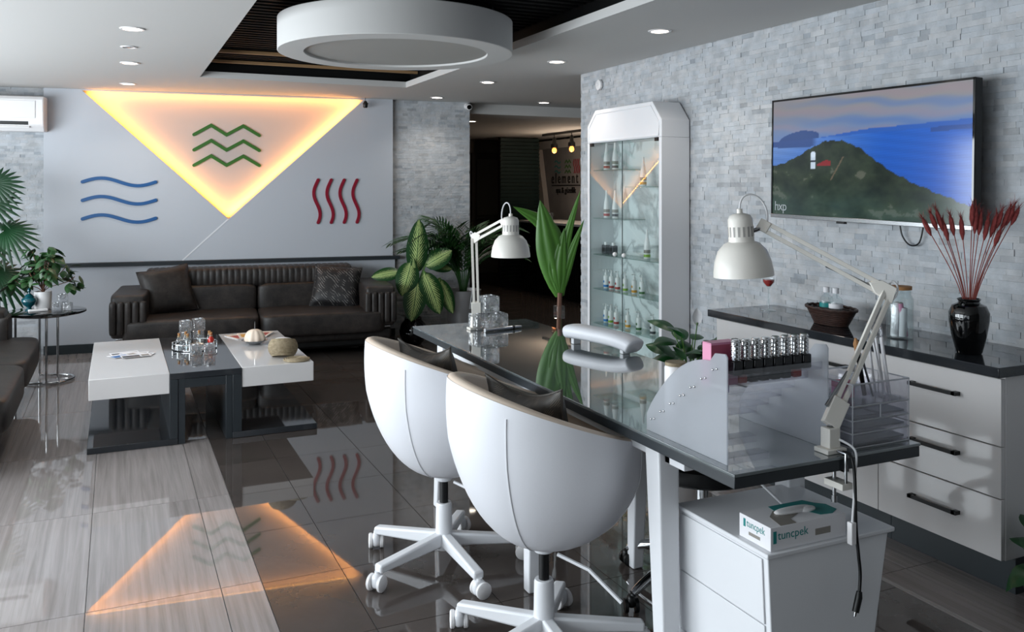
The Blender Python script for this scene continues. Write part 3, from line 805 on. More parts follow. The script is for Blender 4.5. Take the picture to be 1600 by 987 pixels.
# ================================================================== ROUND SIDE TABLE
o = thing('side_table', 'round black-topped side table on a bent chrome frame', 'side table', (-.49, 7.42, 0))
MB().lathe([(0, .515), (.275, .515), (.282, .52), (.282, .532), (.275, .535), (0, .535)], 48).build('tabletop', 'black_gloss', o)
loop = smooth_path([(.02, -.19, .5), (.02, -.19, .06), (.03, -.185, .015), (.12, -.14, .012), (.19, -.02, .012), (.17, .1, .012), (.06, .17, .012), (-.04, .17, .02), (-.05, .17, .08), (-.05, .17, .5)], 6)
MB().tube(loop, .009, 10).build('chrome_leg', 'chrome', o)
loop2 = smooth_path([(.09, -.12, .5), (.09, -.12, .06), (.085, -.125, .014), (-.06, -.13, .012), (-.19, -.04, .012), (-.2, .03, .03), (-.2, .03, .5)], 6)
MB().tube(loop2, .009, 10).build('chrome_leg', 'chrome', o)
MB().lathe([(0, .500), (.2, .500), (.205, .5075), (.2, .515), (0, .515)], 40).build('underplate', 'black', o)

# ================================================================== MANICURE DESK
DX0, DX1, DY0, DY1, DZ = 1.31, 1.915, 1.615, 4.015, .786
o = thing('manicure_desk', 'long charcoal manicure desk with glass top and white splayed legs', 'desk', ((DX0 + DX1) / 2, (DY0 + DY1) / 2, 0))
off = tuple(o.location)
MB().box(DX0, DX1, DY0, DY1, DZ - .036, DZ - .008).build('tabletop', 'charcoal', o, off=off, bevel=.002)
mat('desk_glass', '626a6c', .015, coat=1.0, spec=.9)
MB().box(DX0 - .002, DX1 + .002, DY0 - .002, DY1 + .002, DZ - .008, DZ).build('glass_top', 'desk_glass', o, off=off, bevel=.0015)
fr = MB()
for x in (DX0 + .06, DX1 - .10): fr.box(x, x + .04, DY0 + .28, DY1 - .2, DZ - .085, DZ - .036)
for y in (1.98, 2.80, 3.72): fr.box(DX0 + .06, DX1 - .06, y - .02, y + .02, DZ - .085, DZ - .036)
fr.build('rail', 'satin_white', o, off=off, bevel=.002)
def leg(top, bot, w0, w1):
    a = Vector(top); b = Vector(bot); vs = []
    for p, w in ((b, w1), (a, w0)):
        for sx, sy in ((-1, -1), (1, -1), (1, 1), (-1, 1)): vs.append(p + Vector((sx * w / 2, sy * w / 2, 0)))
    return MB().add(vs, [(0, 3, 2, 1), (4, 5, 6, 7)] + [(i, (i + 1) % 4, 4 + (i + 1) % 4, 4 + i) for i in range(4)])
for tx, bx, y, yb in ((1.375, 1.345, 3.72, 3.735), (1.375, 1.365, 2.80, 2.81), (1.385, 1.365, 2.02, 1.96), (1.835, 1.86, 3.72, 3.735), (1.82, 1.815, 2.80, 2.825), (1.835, 1.86, 2.02, 2.0)):
    leg((tx, y, DZ - .036), (bx, yb, .001), .070, .046).build('leg', 'satin_white', o, off=off, bevel=.006, seg=3)

# ================================================================== WHITE BOWL CHAIRS
def bowl_chair(label, loc, back, cast0):
    o = thing('bowl_chair', label, 'chair', loc, 0, 'white bowl chairs at the desk')
    ZB = .345; RR = .318
    def rim(a):
        d = abs((a - back + PI) % (2 * PI) - PI)      # angle from the middle of the back
        return .774 + .104 * math.cos(d)
    def outer(u, v):
        a = 2 * PI * u; h = rim(a)
        q = v * PI / 2
        rr = RR * (math.sin(q) ** .80); z = ZB + (h - ZB) * (1 - math.cos(q)) ** .92
        rr *= 1 - .05 * max(0, v - .75) / .25
        return Vector((rr * math.cos(a), rr * math.sin(a), z))
    shell = MB().grid(outer, 64, 20, cu=True).build('shell', 'leather_white', o, weld=True, angle=180)
    def inner(u, v):
        a = 2 * PI * u; h = rim(a) - .004
        if v < .22:                                   # rolled rim
            k = v / .22 * PI
            return Vector(((RR * .95 - .022 + .022 * math.cos(k)) * math.cos(a), (RR * .95 - .022 + .022 * math.cos(k)) * math.sin(a), h + .013 * math.sin(k)))
        t = (v - .22) / .78; q = (1 - t) * PI / 2
        r0 = RR * .95 - .044
        return Vector((r0 * math.sin(q) ** .6 * math.cos(a), r0 * math.sin(q) ** .6 * math.sin(a), .455 + (h - .455) * (1 - math.cos(q)) ** 1.1))
    MB().grid(inner, 64, 18, cu=True).build('lining', 'leather_cream', o, weld=True, angle=180)
    for da in (R(47), R(-47), R(140), R(-140)):
        a = back + da
        pts = []
        for k in range(3, 20):
            pts.append(outer(a / (2 * PI), k / 20.0) * 1.0)
        MB().tube([p + Vector((math.cos(a), math.sin(a), 0)) * .0008 for p in pts], .0022, 6).build('seam', 'satin_white', shell)
    MB().lathe([(0, .325), (.03, .325), (.035, .335), (.035, .352), (0, .352)], 24).build('seat_plate', 'satin_white', o)
    MB().cyl((0, 0, .225), (0, 0, .335), .0165).build('gas_lift', 'black', o)
    MB().lathe([(0, .06), (.032, .06), (.036, .08), (.033, .10), (.031, .23), (.028, .238), (0, .238)], 24).build('column', 'satin_white', o)
    a = back + R(125)
    MB().tube([(.05 * math.cos(a), .05 * math.sin(a), .325), (.16 * math.cos(a), .16 * math.sin(a), .305), (.27 * math.cos(a), .27 * math.sin(a), .235)], .006, 8).build('lever', 'satin_white', o)
    for k in range(5):
        a = cast0 + k * 2 * PI / 5; c, s = math.cos(a), math.sin(a)
        mm = Matrix.Rotation(a, 4, 'Z')
        arm = MB()
        vs = [Vector((x, y, z)) for x, zt, zb in ((.015, .125, .072), (.318, .092, .062)) for y in (-.02, .02) for z in (zb, zt)]
        arm.add([mm @ p for p in vs], [(0, 1, 3, 2), (4, 6, 7, 5), (0, 4, 5, 1), (2, 3, 7, 6), (0, 2, 6, 4), (1, 5, 7, 3)])
        ar = arm.build('base_arm', 'satin_white', o, bevel=.008, seg=3)
        cm_ = Matrix.Translation((.318 * c, .318 * s, 0)) @ Matrix.Rotation(a + .9 + k * 1.3, 4, 'Z')
        MB().tube([cm_ @ Vector((0, 0, .07)), cm_ @ Vector((0, 0, .05))], .011, 10).superq((0, 0, .036), (.050, .036, .054), .7, .7, 16, 10, cm_).build('caster', 'satin_white', ar)
        wh = MB()
        for sy in (-1, 1):
            wh.lathe([(0, -.008), (.025, -.008), (.0298, -.004), (.0298, .005), (.025, .009), (0, .010)], 20, cm_ @ Matrix.Translation((-.006, sy * .0215, .030)) @ Matrix.Rotation(R(-90 * sy), 4, 'X'))
        wh.build('wheel', 'plastic_white', ar)
    return o
bowl_chair('white leather bowl chair on casters, nearest to the viewer', (1.212, 2.408, 0), R(176), R(53))
bowl_chair('white leather bowl chair on casters, farther along the desk', (1.156, 3.16, 0), R(176), R(57))
for lab, cx, cy in (('dark speckled cushion standing in the nearer white bowl chair', 1.224, 2.408), ('dark speckled cushion standing in the farther white bowl chair', 1.166, 3.16)):
    pillow('chair_cushion', lab, 'cushion_speckle', (cx - .060, cy - .04, .680), (R(-14), R(3), R(102)), .38, .39, .10, 'cushion', .22)

# black stool on the far side of the desk
o = thing('stool', 'black cushioned stool with chrome star base partly under the desk', 'stool', (1.93, 2.56, 0))
MB().superq((0, 0, .455), (.40, .40, .09), .5, 1, 32, 12).build('seat', 'black', o)
MB().cyl((0, 0, .09), (0, 0, .42), .022).build('column', 'chrome', o)
for k in range(5):
    a = R(186) + k * 2 * PI / 5; c, s = math.cos(a), math.sin(a)
    ar = MB().tube(smooth_path([(.02 * c, .02 * s, .13), (.12 * c, .12 * s, .125), (.24 * c, .24 * s, .10), (.32 * c, .32 * s, .062)], 5), [.023, .023, .023, .023, .022, .022, .021, .021, .020, .020, .019, .018, .017, .016, .015, .013], 12).build('base_arm', 'chrome', o)
    cm_ = Matrix.Translation((.325 * c, .325 * s, 0)) @ Matrix.Rotation(a + 1.1, 4, 'Z')
    wh = MB().superq((0, 0, .04), (.04, .03, .044), .7, .7, 14, 8, cm_)
    for sy in (-1, 1): wh.lathe([(0, -.006), (.024, -.006), (.024, .006), (0, .008)], 18, cm_ @ Matrix.Translation((0, sy * .018, .0245)) @ Matrix.Rotation(R(-90 * sy), 4, 'X'))
    wh.build('caster', 'black', ar)

# ================================================================== WHITE DRAWER UNIT BENEATH THE DESK END
o = thing('drawer_unit', 'white tapered drawer cabinet under the near end of the desk', 'drawer unit', (1.64, 1.83, 0))
off = (1.64, 1.83, 0)
def taper(x0, x1, y0, y1, zt, X0, X1, Y0, Y1, zb):
    vs = [(X0, Y0, zb), (X1, Y0, zb), (X1, Y1, zb), (X0, Y1, zb), (x0, y0, zt), (x1, y0, zt), (x1, y1, zt), (x0, y1, zt)]
    return MB().add(vs, [(3, 2, 1, 0), (4, 5, 6, 7)] + [(i, (i + 1) % 4, 4 + (i + 1) % 4, 4 + i) for i in range(4)])
taper(1.437, 1.838, 1.648, 2.01, .555, 1.425, 1.69, 1.60, 2.01, .055).build('body', 'satin_white', o, off=off, bevel=.003)
taper(1.428, 1.852, 1.638, 2.02, .568, 1.428, 1.852, 1.638, 2.02, .5555).build('top_board', 'satin_white', o, off=off, bevel=.003)
def lf(z): return 1.436 - (.555 - z) / .5 * .012
for z0, z1 in ((.395, .548), (.235, .392), (.075, .232)):
    taper(lf(z1) - .004, lf(z1), 1.665 - (.555 - z1) * .09, 1.995, z1, lf(z0) - .004, lf(z0), 1.665 - (.555 - z0) * .09, 1.995, z0).build('drawer_front', 'satin_white', o, off=off, bevel=.0015)
for x in (1.47, 1.68):
    for y in (1.66, 1.95): MB().cyl((x, y, .0), (x, y, .055), .02).build('foot', 'charcoal', o, off=off)

# ================================================================== SIDEBOARD ALONG THE RIGHT WALL
SY = [2.06, 2.606, 3.135, 3.66]
def unit(y0, y1, label):
    o = thing('drawer_cabinet', label, 'cabinet', (3.06, (y0 + y1) / 2, 0), 0, 'white drawer cabinets along the stone wall')
    off = tuple(o.location)
    MB().box(2.872, RX - .014, y0 + .0005, y1 - .0005, .13, .785).build('carcass', 'gloss_white', o, off=off, bevel=.0015)
    MB().box(2.925, RX - .014, y0 + .001, y1 - .001, .001, .13).build('plinth', 'skirting', o, off=off)
    for z0, z1, hz in ((.538, .777, .692), (.352, .534, .472), (.133, .348, .25)):
        d = MB().box(2.850, 2.871, y0 + .002, y1 - .002, z0, z1).build('drawer', 'gloss_white', o, off=off, bevel=.0015)
        ym = (y0 + y1) / 2; h = MB()
        h.box(2.822, 2.832, ym - .105, ym + .105, hz - .007, hz + .007)
        for s in (-1, 1): h.box(2.822, 2.85, ym + s * .098 - .010, ym + s * .098 + .010, hz - .007, hz + .007)
        h.build('handle', 'black', d, off=off, bevel=.001)
    return o
unit(SY[0], SY[1], 'glossy white three-drawer cabinet at the near end of the sideboard')
unit(SY[1], SY[2], 'glossy white three-drawer cabinet in the middle of the sideboard')
unit(SY[2], SY[3], 'glossy white three-drawer cabinet at the far end of the sideboard')
o = MB().box(2.815, RX - .014, 2.045, 3.69, .7865, .823).build('countertop', 'charcoal_gloss', bevel=.003)
tag(o, 'glossy charcoal worktop lying over the white drawer cabinets', 'countertop')

# ================================================================== TELEVISION
TVM = Matrix.Translation((3.165, 2.992, 1.605)) @ Euler((R(.9), 0, R(-1.6))).to_matrix().to_4x4()   # local: x out of the screen is -x, y to the left (far), z up
tv = thing('television', 'wall-mounted flat television showing a lighthouse headland and blue sea', 'television', (3.165, 2.992, 1.605))
tv.rotation_euler = Euler((R(.9), 0, R(-1.6)))
W2, H2 = .610, .307
MB().box(-.012, .03, -W2, W2, -H2, H2).build('housing', 'black', tv, bevel=.004)
b = MB()
b.box(-.016, -.012, -W2, W2, H2 - .010, H2); b.box(-.016, -.012, -W2, -W2 + .009, -H2, H2); b.box(-.016, -.012, W2 - .009, W2, -H2, H2)
b.build('bezel', 'black_gloss', tv)
MB().box(-.018, -.010, -W2, W2, -H2 - .004, -H2 + .016).build('bottom_trim', 'steel', tv, bevel=.002)
MB().box(.03, .092, -.2, .2, -.15, .15).build('wall_bracket', 'black', tv)
MB().box(-.014, .004, .09, .14, -H2 - .014, -H2 - .004).build('sensor', 'black', tv)
def screen_color(u, v):
    """u from the left of the picture, v from the bottom"""
    def mixc(a, b, t): t = max(0, min(1, t)); return tuple(x + (y - x) * t for x, y in zip(a, b))
    n = lambda x, y: .5 + .25 * (math.sin(x * 7.1 + y * 3.3) + math.sin(x * 13.7 - y * 11.1 + 1.3))
    hz = .66 + .06 * (u - .3)
    if v > hz:
        c = mixc((.36, .47, .66), (.50, .50, .52), (v - hz) / (1 - hz) * 1.3)
        st = math.sin(v * 42 + u * 5 + 2 * n(u * 1.5, v * 2))
        c = mixc(c, (.56, .48, .52), max(0, st) * .35); c = mixc(c, (.25, .40, .66), max(0, -st) * .45 * min(1, u * 2))
        # distant coasts
        if u < .28 and v < hz + .075 * max(0, 1 - ((u - .17) / .13) ** 2) ** .5 * (1 if u > .17 else 1 - .35 * (.17 - u) / .17): c = (.16, .27, .48)
        if .28 < u and v < hz + .035 * min(1, (u - .28) * 4): c = (.16, .34, .66)
    else:
        c = mixc((.42, .54, .74), (.12, .34, .70), min(1, u * 1.6)); c = mixc((.08, .30, .66), c, (v - .1) / .55)
        c = tuple(x * (.94 + .12 * n(u * 3, v * 30)) for x in c)
        if u < .27 and v > hz - .05 - .02 * math.sin(u * 9): c = (.17, .28, .50) if u < .24 else mixc((.17, .28, .50), c, (u - .24) / .03)
        if u > .83 and v > hz - .035: c = (.14, .28, .55)
    # headland
    ridge = .40 + .225 * math.exp(-((u - .36) / .23) ** 2) - .62 * max(0, u - .50) ** 1.15 + .015 * n(u * 9, 0)
    ridge = max(ridge, .06 + .02 * n(u * 5, 1)) if u < .99 else ridge
    if v < ridge:
        k = .5 + .5 * mnoise.fractal((u * 9, v * 7, 0), .8, 2.1, 6)
        c = mixc((.05, .09, .08), (.22, .27, .20), k)
        if k > .78: c = mixc(c, (.38, .38, .35), .6)
        if v < .3: c = mixc(c, (.24, .36, .36), min(1, (.3 - v) * 5) * .5 * (.6 + .4 * mnoise.fractal((u * 5, v * 6, 3), .8, 2.1, 4)))
        if abs(u - (.40 - (.45 - v) * .35)) < .004 and .3 < v < .5: c = (.36, .32, .26)
    if .232 < u < .262 and .40 < v < .52: c = (.72, .78, .84) if not .455 < v < .475 else (.10, .13, .2)
    if ((u - .247) / .014) ** 2 + ((v - .52) / .028) ** 2 < 1: c = (.78, .84, .90)
    if .27 < u < .35 and .425 < v < .425 + .05 * (1 - abs(u - .325) / .07): c = (.48, .12, .14)
    return c
NU, NV = 220, 124
vs = []; fs = []; col = []
for j in range(NV + 1):
    for i in range(NU + 1):
        u, v = i / NU, j / NV
        vs.append((-.0125, (W2 - .009) * (1 - 2 * u), -H2 + .016 + (2 * H2 - .026) * v)); col.append(screen_color(u, v))
for j in range(NV):
    for i in range(NU): a = j * (NU + 1) + i; fs.append((a, a + NU + 1, a + NU + 2, a + 1))
me = bpy.data.meshes.new('screen'); me.from_pydata(vs, [], fs)
ca = me.color_attributes.new('picture', 'FLOAT_COLOR', 'POINT'); ca.data.foreach_set('color', [x for c in col for x in lin(c)])
m = mat('tv_picture', '050506', .12, spec=.6); at = N(m, 'ShaderNodeAttribute'); at.attribute_name = 'picture'
L(m, at.outputs['Color'], bsdf(m).inputs['Emission Color']); bsdf(m).inputs['Emission Strength'].default_value = .85
me.materials.append(m); sc_ = bpy.data.objects.new('screen', me); C.objects.link(sc_); sc_.parent = tv
mat('screen_text', '9aa0a4', .5, emit='7e868c', es=.15)
text('screen_logo', 'hxp', .068, 'screen_text', tv, (-.0135, W2 - .025, -H2 + .035), (R(90), 0, R(-90)), extrude=.0003, spacing=.9)
o = tag(MB().tube(smooth_path([(RX - .035, 2.84, 1.30), (RX - .03, 2.83, 1.24), (RX - .028, 2.79, 1.20), (RX - .028, 2.74, 1.215), (RX - .03, 2.715, 1.30)], 8), .0035, 8).build('television_cable', 'cable_black'), 'thin black cable looping down below the television', 'cable')

# ================================================================== GLASS DISPLAY CABINET
dc = thing('display_cabinet', 'tall white display cabinet with glass doors against the stone wall', 'display cabinet', (3.16, 4.91, 0))
off = (3.16, 4.91, 0)
FX, YB, YA, XB = 3.05, 5.371, 4.452, RX - .016
MB().box(FX, XB, YB - .03, YB, .0, 1.7745).build('side_panel', 'satin_white', dc, off=off, bevel=.002)
MB().box(FX, XB, YA, YA + .03, .0, 1.7745).build('side_panel', 'satin_white', dc, off=off, bevel=.002)
PX = Matrix(((0, 0, 1, 0), (1, 0, 0, 0), (0, 1, 0, 0), (0, 0, 0, 1)))       # (y, z), height -> x
MB().prism([(YB, 1.775), (YB, 1.896), (5.262, 2.003), (4.554, 2.003), (YA, 1.883), (YA, 1.775)], FX, XB, PX).build('crown', 'satin_white', dc, off=off, bevel=.004, smooth=False)
cr = MB()
pts = [(YB - .028, 1.785), (YB - .028, 1.885), (5.25, 1.978), (4.57, 1.978), (YA + .028, 1.872), (YA + .028, 1.785)]
cr.tube([(FX - .001, y, z) for y, z in pts + [pts[0]]], .004, 6); cr.build('moulding', 'satin_white', dc, off=off)
MB().box(XB - .012, XB, YA + .03, YB - .03, .05, 1.775).build('back_board', 'marble', dc, off=off)
MB().box(FX, XB, YA + .03, YB - .03, .0, .30).build('base', 'satin_white', dc, off=off, bevel=.002)
for z in (1.587, 1.25, .995, .753, .51):
    y0 = YA + .031 if z < 1.2 else 4.93
    MB().box(FX + .03, XB - .0125, y0, YB - .031, z - .006, z).build('glass_shelf', 'shelf_glass', dc, off=off, smooth=False)
MB().box(FX + .03, XB - .0125, YA + .031, 4.92, 1.464, 1.470).build('glass_shelf', 'shelf_glass', dc, off=off, smooth=False)
for y0, y1, ky in ((YA + .031, 4.910, 4.868), (4.913, YB - .031, 4.981)):
    sk = .006 if y1 > 5 else 0
    d = MB().add([(FX + .004 - sk, y0, .305), (FX + .004, y1, .305), (FX + .004, y1, 1.772), (FX + .004 - sk, y0, 1.772)], [(0, 1, 2, 3)]).build('glass_door', 'door_glass', dc, off=off)
    MB().tube([(FX + .004, y0, .305), (FX + .004, y1, .305), (FX + .004, y1, 1.772), (FX + .004, y0, 1.772), (FX + .004, y0, .305)], .003, 4).build('door_edge', 'louver_teal', d, off=off)
    MB().superq((FX - .012, ky, 1.016), (.03, .03, .03), 1, 1, 16, 8).cyl((FX - .004, ky, 1.016), (FX + .003, ky, 1.016), .006, n=10).build('knob', 'plastic_white', d, off=off)
    yh = YB - .055 if y1 > 5 else YA + .055
    MB().box(FX - .002, FX + .012, yh - .02, yh + .02, 1.752, 1.775).build('hinge', 'black', d, off=off)

# ================================================================== RECEPTION
rc = thing('reception_counter', 'dark slatted reception counter with white top in the background', 'counter', (5.6, 10.4, 0))
off = (5.6, 10.4, 0)
MB().box(5.37, 5.95, 9.2, 11.38, .0, .975).build('body', 'black', rc, off=off)
MB().box(5.33, 6.0, 9.18, 11.40, .975, 1.005).build('top', 'plaster_white', rc, off=off, bevel=.003)
s0 = None
for k in range(44):
    if s0 is None: s0 = MB().box(5.345, 5.37, -.016, .016, .02, .973).build('slat', 'black_slat', rc, off=(5.6, 0, 0), loc=(0, 9.225 - 10.4, 0), smooth=False)
    else: copychild(s0, rc, (0, 9.225 + k * .0495 - 10.4, 0))

sw = thing('slatted_screen', 'dark wall of horizontal louvre boards behind the reception', 'screen', (5.5, 11.75, 0))
for x in (5.22, 5.80): MB().box(x - .03, x + .03, 11.78, 11.84, 0, 2.234).build('post', 'black', sw, off=(5.5, 11.75, 0))
s0 = None
for k in range(40):
    z = .03 + k * .0555
    if s0 is None: s0 = MB().obox((5.51, 11.75, 0), (.64, .014, .05), (R(25), 0, 0)).build('board', 'louver_teal', sw, off=(5.5, 11.75, 0), loc=(0, 0, z), smooth=False)
    else: copychild(s0, sw, (0, 0, z))

mat('sign_grey', '8c8b8c', .7, bump=(12, .3, .01), noise=(5, .5, '77777a'))
mat('sign_frame', 'b6b4b2', .6)
mat('sign_ink', '141516', .5)
sg = thing('reception_sign', 'grey sign board with slanted pale frame, coloured waves and lettering', 'sign', (6.10, 11.0, 0))
off = (6.10, 11.0, 0)
fo = [(12.48, 2.20), (9.2, 2.20), (9.2, .60), (12.02, .60)]; fi = [(12.25, 2.08), (9.35, 2.08), (9.35, .72), (11.90, .72)]
fm = MB()
k4 = 4
vsx = [Vector((x, y, z)) for x in (6.06, 6.20) for y, z in fo + fi]
fm.add(vsx, [(i, (i + 1) % 4, 4 + (i + 1) % 4, 4 + i) for i in range(4)] + [(8 + i, 12 + i, 12 + (i + 1) % 4, 8 + (i + 1) % 4) for i in range(4)] + [(i, 8 + i, 8 + (i + 1) % 4, (i + 1) % 4) for i in range(4)] + [(4 + i, 4 + (i + 1) % 4, 12 + (i + 1) % 4, 12 + i) for i in range(4)])
fm.build('frame', 'sign_frame', sg, off=off, smooth=False)
MB().prism([(y, z) for y, z in fi], 6.14, 6.19, PX).build('board', 'sign_grey', sg, off=off, smooth=False)
# faces -x: reading direction runs towards -y
rotS = (R(90), 0, R(-90))
xs = 6.128 - 6.10
text('lettering', 'element', .235, 'sign_ink', sg, (xs + .006, 11.93 - 11.0, 1.545), rotS, extrude=.004, spacing=1.42, sx=.80)
text('lettering', 'spa & güzellik', .125, 'sign_ink', sg, (xs + .006, 11.78 - 11.0, 1.40), rotS, extrude=.004, sx=.93)
MB().box(6.134, 6.142, 10.80, 11.92, 1.505, 1.52).build('underline', 'sign_ink', sg, off=off)
def signs(y, m, kind):
    for k in range(3 if kind < 2 else 4):
        if kind == 0: st = [(-.09 + .18 * t / 12, .02 * math.sin(2 * PI * t / 12) + (1 - k) * .075) for t in range(13)]
        elif kind == 1: st = [(-.09 + .045 * t, (.02 if t % 2 else -.02) + (1 - k) * .075) for t in range(5)]
        else: st = [(-.02 * math.sin(2 * PI * t / 12) + (k - 1.5) * .05, .10 - .2 * t / 12) for t in range(13)]
        mb = stroke(st, .014, .006); mb.v = [tuple(Vector((6.139 + p[1], y - p[0], 1.795 + p[2]))) for p in mb.v]
        mb.build('emblem_stroke', m, sg, off=off, smooth=False)
signs(11.73, 'teal_print', 0); signs(11.40, 'green_paint', 1); signs(11.13, 'red_paint', 2)

pt = thing('pendant_track', 'black ceiling track with glowing amber bulbs over the reception', 'pendant lamps', (5.5, 10.4, 2.234))
MB().box(-.02, .02, -1.2, .55, -.03, 0).build('track', 'black', pt)
for y in (10.61, 10.11, 9.6):
    h = MB().cyl((0, y - 10.4, -.03), (0, y - 10.4, -.06), .006, n=8).lathe([(.012, -.06), (.022, -.075), (.03, -.14), (.048, -.16), (.05, -.21), (0, -.21)], 18, c=(0, y - 10.4, 0)).build('holder', 'black', pt)
    MB().lathe([(.015, -.205), (.030, -.228), (.034, -.25), (.024, -.275), (0, -.285)], 18, c=(0, y - 10.4, 0)).build('bulb', 'bulb_glow', h)
    ld = bpy.data.lights.new('bulb_light', 'POINT'); ld.energy = 3.5; ld.color = (1, .78, .58); ld.shadow_soft_size = .05
    lo = bpy.data.objects.new('bulb_light', ld); C.objects.link(lo); lo.parent = pt; lo.location = (-.02, y - 10.4, -.36)

# ================================================================== PLANTS
def leaf_mb(mb, base, tip, width, nrm, bow=.0, fold=.15, n=8, p=1.0, q=.8, m=4):
    """blade from base to tip; nrm is the way its upper side faces; bow lifts the middle along nrm"""
    b = Vector(base); t = Vector(tip); d = t - b; ln = d.length; dn = d.normalized(); nn = Vector(nrm); nn = (nn - dn * nn.dot(dn)).normalized(); c = dn.cross(nn)
    def fn(u, v):
        w = width * (max(0, math.sin(PI * min(1, u ** p))) ** q) / 2 * (1 if u < 1 else 0)
        w = max(w, .0006); a = 2 * v - 1
        return b + d * u + nn * (bow * ln * math.sin(PI * u)) + c * (a * w) - nn * (abs(a) * fold * w)
    return mb.grid(fn, n, m)
def leaf(base, tip, width, nrm, mtl, parent, name='leaf', **k):
    off = k.pop('off', (0, 0, 0))
    o = leaf_mb(MB(), base, tip, width, nrm, **k).build(name, mtl, parent, off=off, angle=180)
    return o

# variegated plant in a black vase beside the sofa
base = bw(3.21, .55); r3 = Euler((0, 0, TH)).to_matrix()
pl = thing('dieffenbachia', 'variegated green and cream leaf plant in a black vase beside the sofa', 'potted plant', base, TH)
MB().lathe([(0, 0), (.075, 0), (.10, .03), (.125, .09), (.13, .13), (.115, .19), (.085, .225), (.08, .24), (.088, .25), (.076, .25), (.07, .225), (0, .22)], 32).build('vase', 'black_gloss', pl)
def dz(px, py): return Vector(((px - 646) * .00604, -.02, 1.034 - (py - 365) * .006))
for (b, t, w, dy, bow) in (((649, 428), (655, 342), .21, 0, .05), ((626, 424), (581, 431), .13, .03, .06), ((642, 408), (625, 460), .22, -.08, .08), ((664, 416), (707, 392), .19, -.02, .08),
                      ((650, 438), (638, 499), .22, -.12, .10), ((661, 424), (684, 490), .22, -.10, .08), ((686, 436), (708, 492), .15, -.03, .06), ((668, 410), (712, 424), .13, .10, .06), ((648, 470), (644, 400), .10, -.05, .02)):
    B = dz(*b) + Vector((0, dy * .4, 0)); T = dz(*t) + Vector((0, dy, 0))
    lo = leaf(B, T, w, (0, -1, .35), 'leaf_variegated', pl, bow=bow, fold=.18, n=12, p=.85, q=.62, m=6)
    MB().tube(smooth_path([(.0, 0, .24), (B.x * .4, B.y * .5, .24 + (B.z - .24) * .6), tuple(B), tuple(B.lerp(T, .1))], 5), .007, 8).build('stalk', 'stem_green', lo)

# areca palm in a silver pot in front of the pillar
base = bw(3.75, .36)
pl = thing('areca_palm', 'feathery areca palm in a tall silver pot before the stone pillar', 'potted plant', base, TH)
MB().lathe([(0, 0), (.135, 0), (.14, .01), (.175, .46), (.178, .47), (.168, .47), (.16, .44), (0, .44)], 36).build('pot', 'brushed', pl)
MB().lathe([(.158, .441), (.10, .448), (0, .452)], 20).build('soil', 'soil', pl)
rnd = random.Random(4)
for k in range(26):
    a = rnd.uniform(0, 2 * PI) if k > 8 else (PI + .9 * (k / 8 - .5) * 3.2 - .2); ln = rnd.uniform(.55, .85); tilt = rnd.uniform(.10, .42)
    dx, dy = math.cos(a), -abs(math.sin(a)) * .55
    top = Vector((dx * ln * (tilt + .22), dy * ln * (tilt + .1), .45 + ln * (1.05 - tilt * .8)))
    if top.z > 1.22: top.z = 1.22 - rnd.uniform(0, .1)
    P = bez((dx * .03, dy * .03, .44), (dx * .05, dy * .05, .44 + .45 * ln), (top.x * .75, top.y * .75, top.z + .03), (top.x * 1.5, top.y * 1.5, top.z - .10 * rnd.uniform(.2, 1.6)), 20)
    mb = MB(); mb.tube(P, [.006 - .0045 * i / 20 for i in range(21)], 5)
    for i in range(5, 21):
        t = (P[min(i + 1, 20)] - P[i - 1]).normalized(); side = t.cross(Vector((0, 0, 1)));
        side = side.normalized() if side.length > .05 else Vector((0, 1, 0))
        f = math.sin(PI * (i - 3) / 19) * .8 + .25; L_ = .25 * f
        for s in (-1, 1):
            tip = P[i] + (t * .75 + side * s * .8).normalized() * L_ + Vector((0, 0, -.03 * f))
            leaf_mb(mb, P[i], tip, .019, Vector((0, -.6, 1)) + t * -.3, bow=.06, n=4, m=2, fold=.3)
    mb.build('frond', 'leaf_areca', pl, angle=180)

# fan palm at the left edge
pl = thing('fan_palm', 'dark green fan palm rising behind the left sofa', 'potted plant', (-1.10, 7.98, 0))
MB().lathe([(0, 0), (.14, 0), (.15, .01), (.19, .36), (.193, .38), (.18, .38), (.17, .35), (0, .34)], 32).build('pot', 'charcoal', pl)
MB().tube([(0, 0, .33), (.01, 0, .7), (-.02, .01, 1.0)], [.035, .03, .025], 10).build('trunk', 'stem_brown', pl)
def fan(c, axis, nrm, r, droop):
    c = Vector(c); ax = Vector(axis).normalized(); n = Vector(nrm); n = (n - ax * n.dot(ax)).normalized(); sd = ax.cross(n)
    mb = MB(); base = Vector((-.01, 0, .95))
    mb.tube(bez(base, base + Vector((0, 0, .2)), c - ax * .2, c, 8), .006, 6)
    K = 19
    for k in range(K):
        a = R(-125) + R(250) * k / (K - 1); d = ax * math.cos(a) + sd * math.sin(a); l = r * (1 - .18 * abs(a) / PI)
        tip = c + d * l + Vector((0, 0, -droop * l))
        leaf_mb(mb, c, tip, .030, n, bow=.10, n=6, m=2, fold=.5, p=.9, q=.6)
    return mb.build('fan_leaf', 'leaf_palm', pl, angle=180)
for c, ax, r, dr in (((.22, -.05, 1.50), (.8, -.1, .35), .24, .35), ((.18, -.1, 1.36), (1, -.2, .0), .26, .3), ((.30, -.12, 1.13), (.8, -.3, -.1), .27, .45), ((.13, -.16, 1.05), (.4, -.6, -.3), .27, .5),
                     ((.24, -.10, .80), (.7, -.2, -.6), .27, .5), ((.10, -.12, .74), (.4, -.4, -.8), .26, .4), ((-.15, -.1, 1.3), (-.7, -.2, .3), .27, .4), ((-.25, -.1, 1.0), (-1, -.1, -.2), .26, .4), ((-.05, .12, 1.55), (-.2, .3, .8), .26, .3)):
    fan(c, ax, (.15, -1, .55), r, dr)

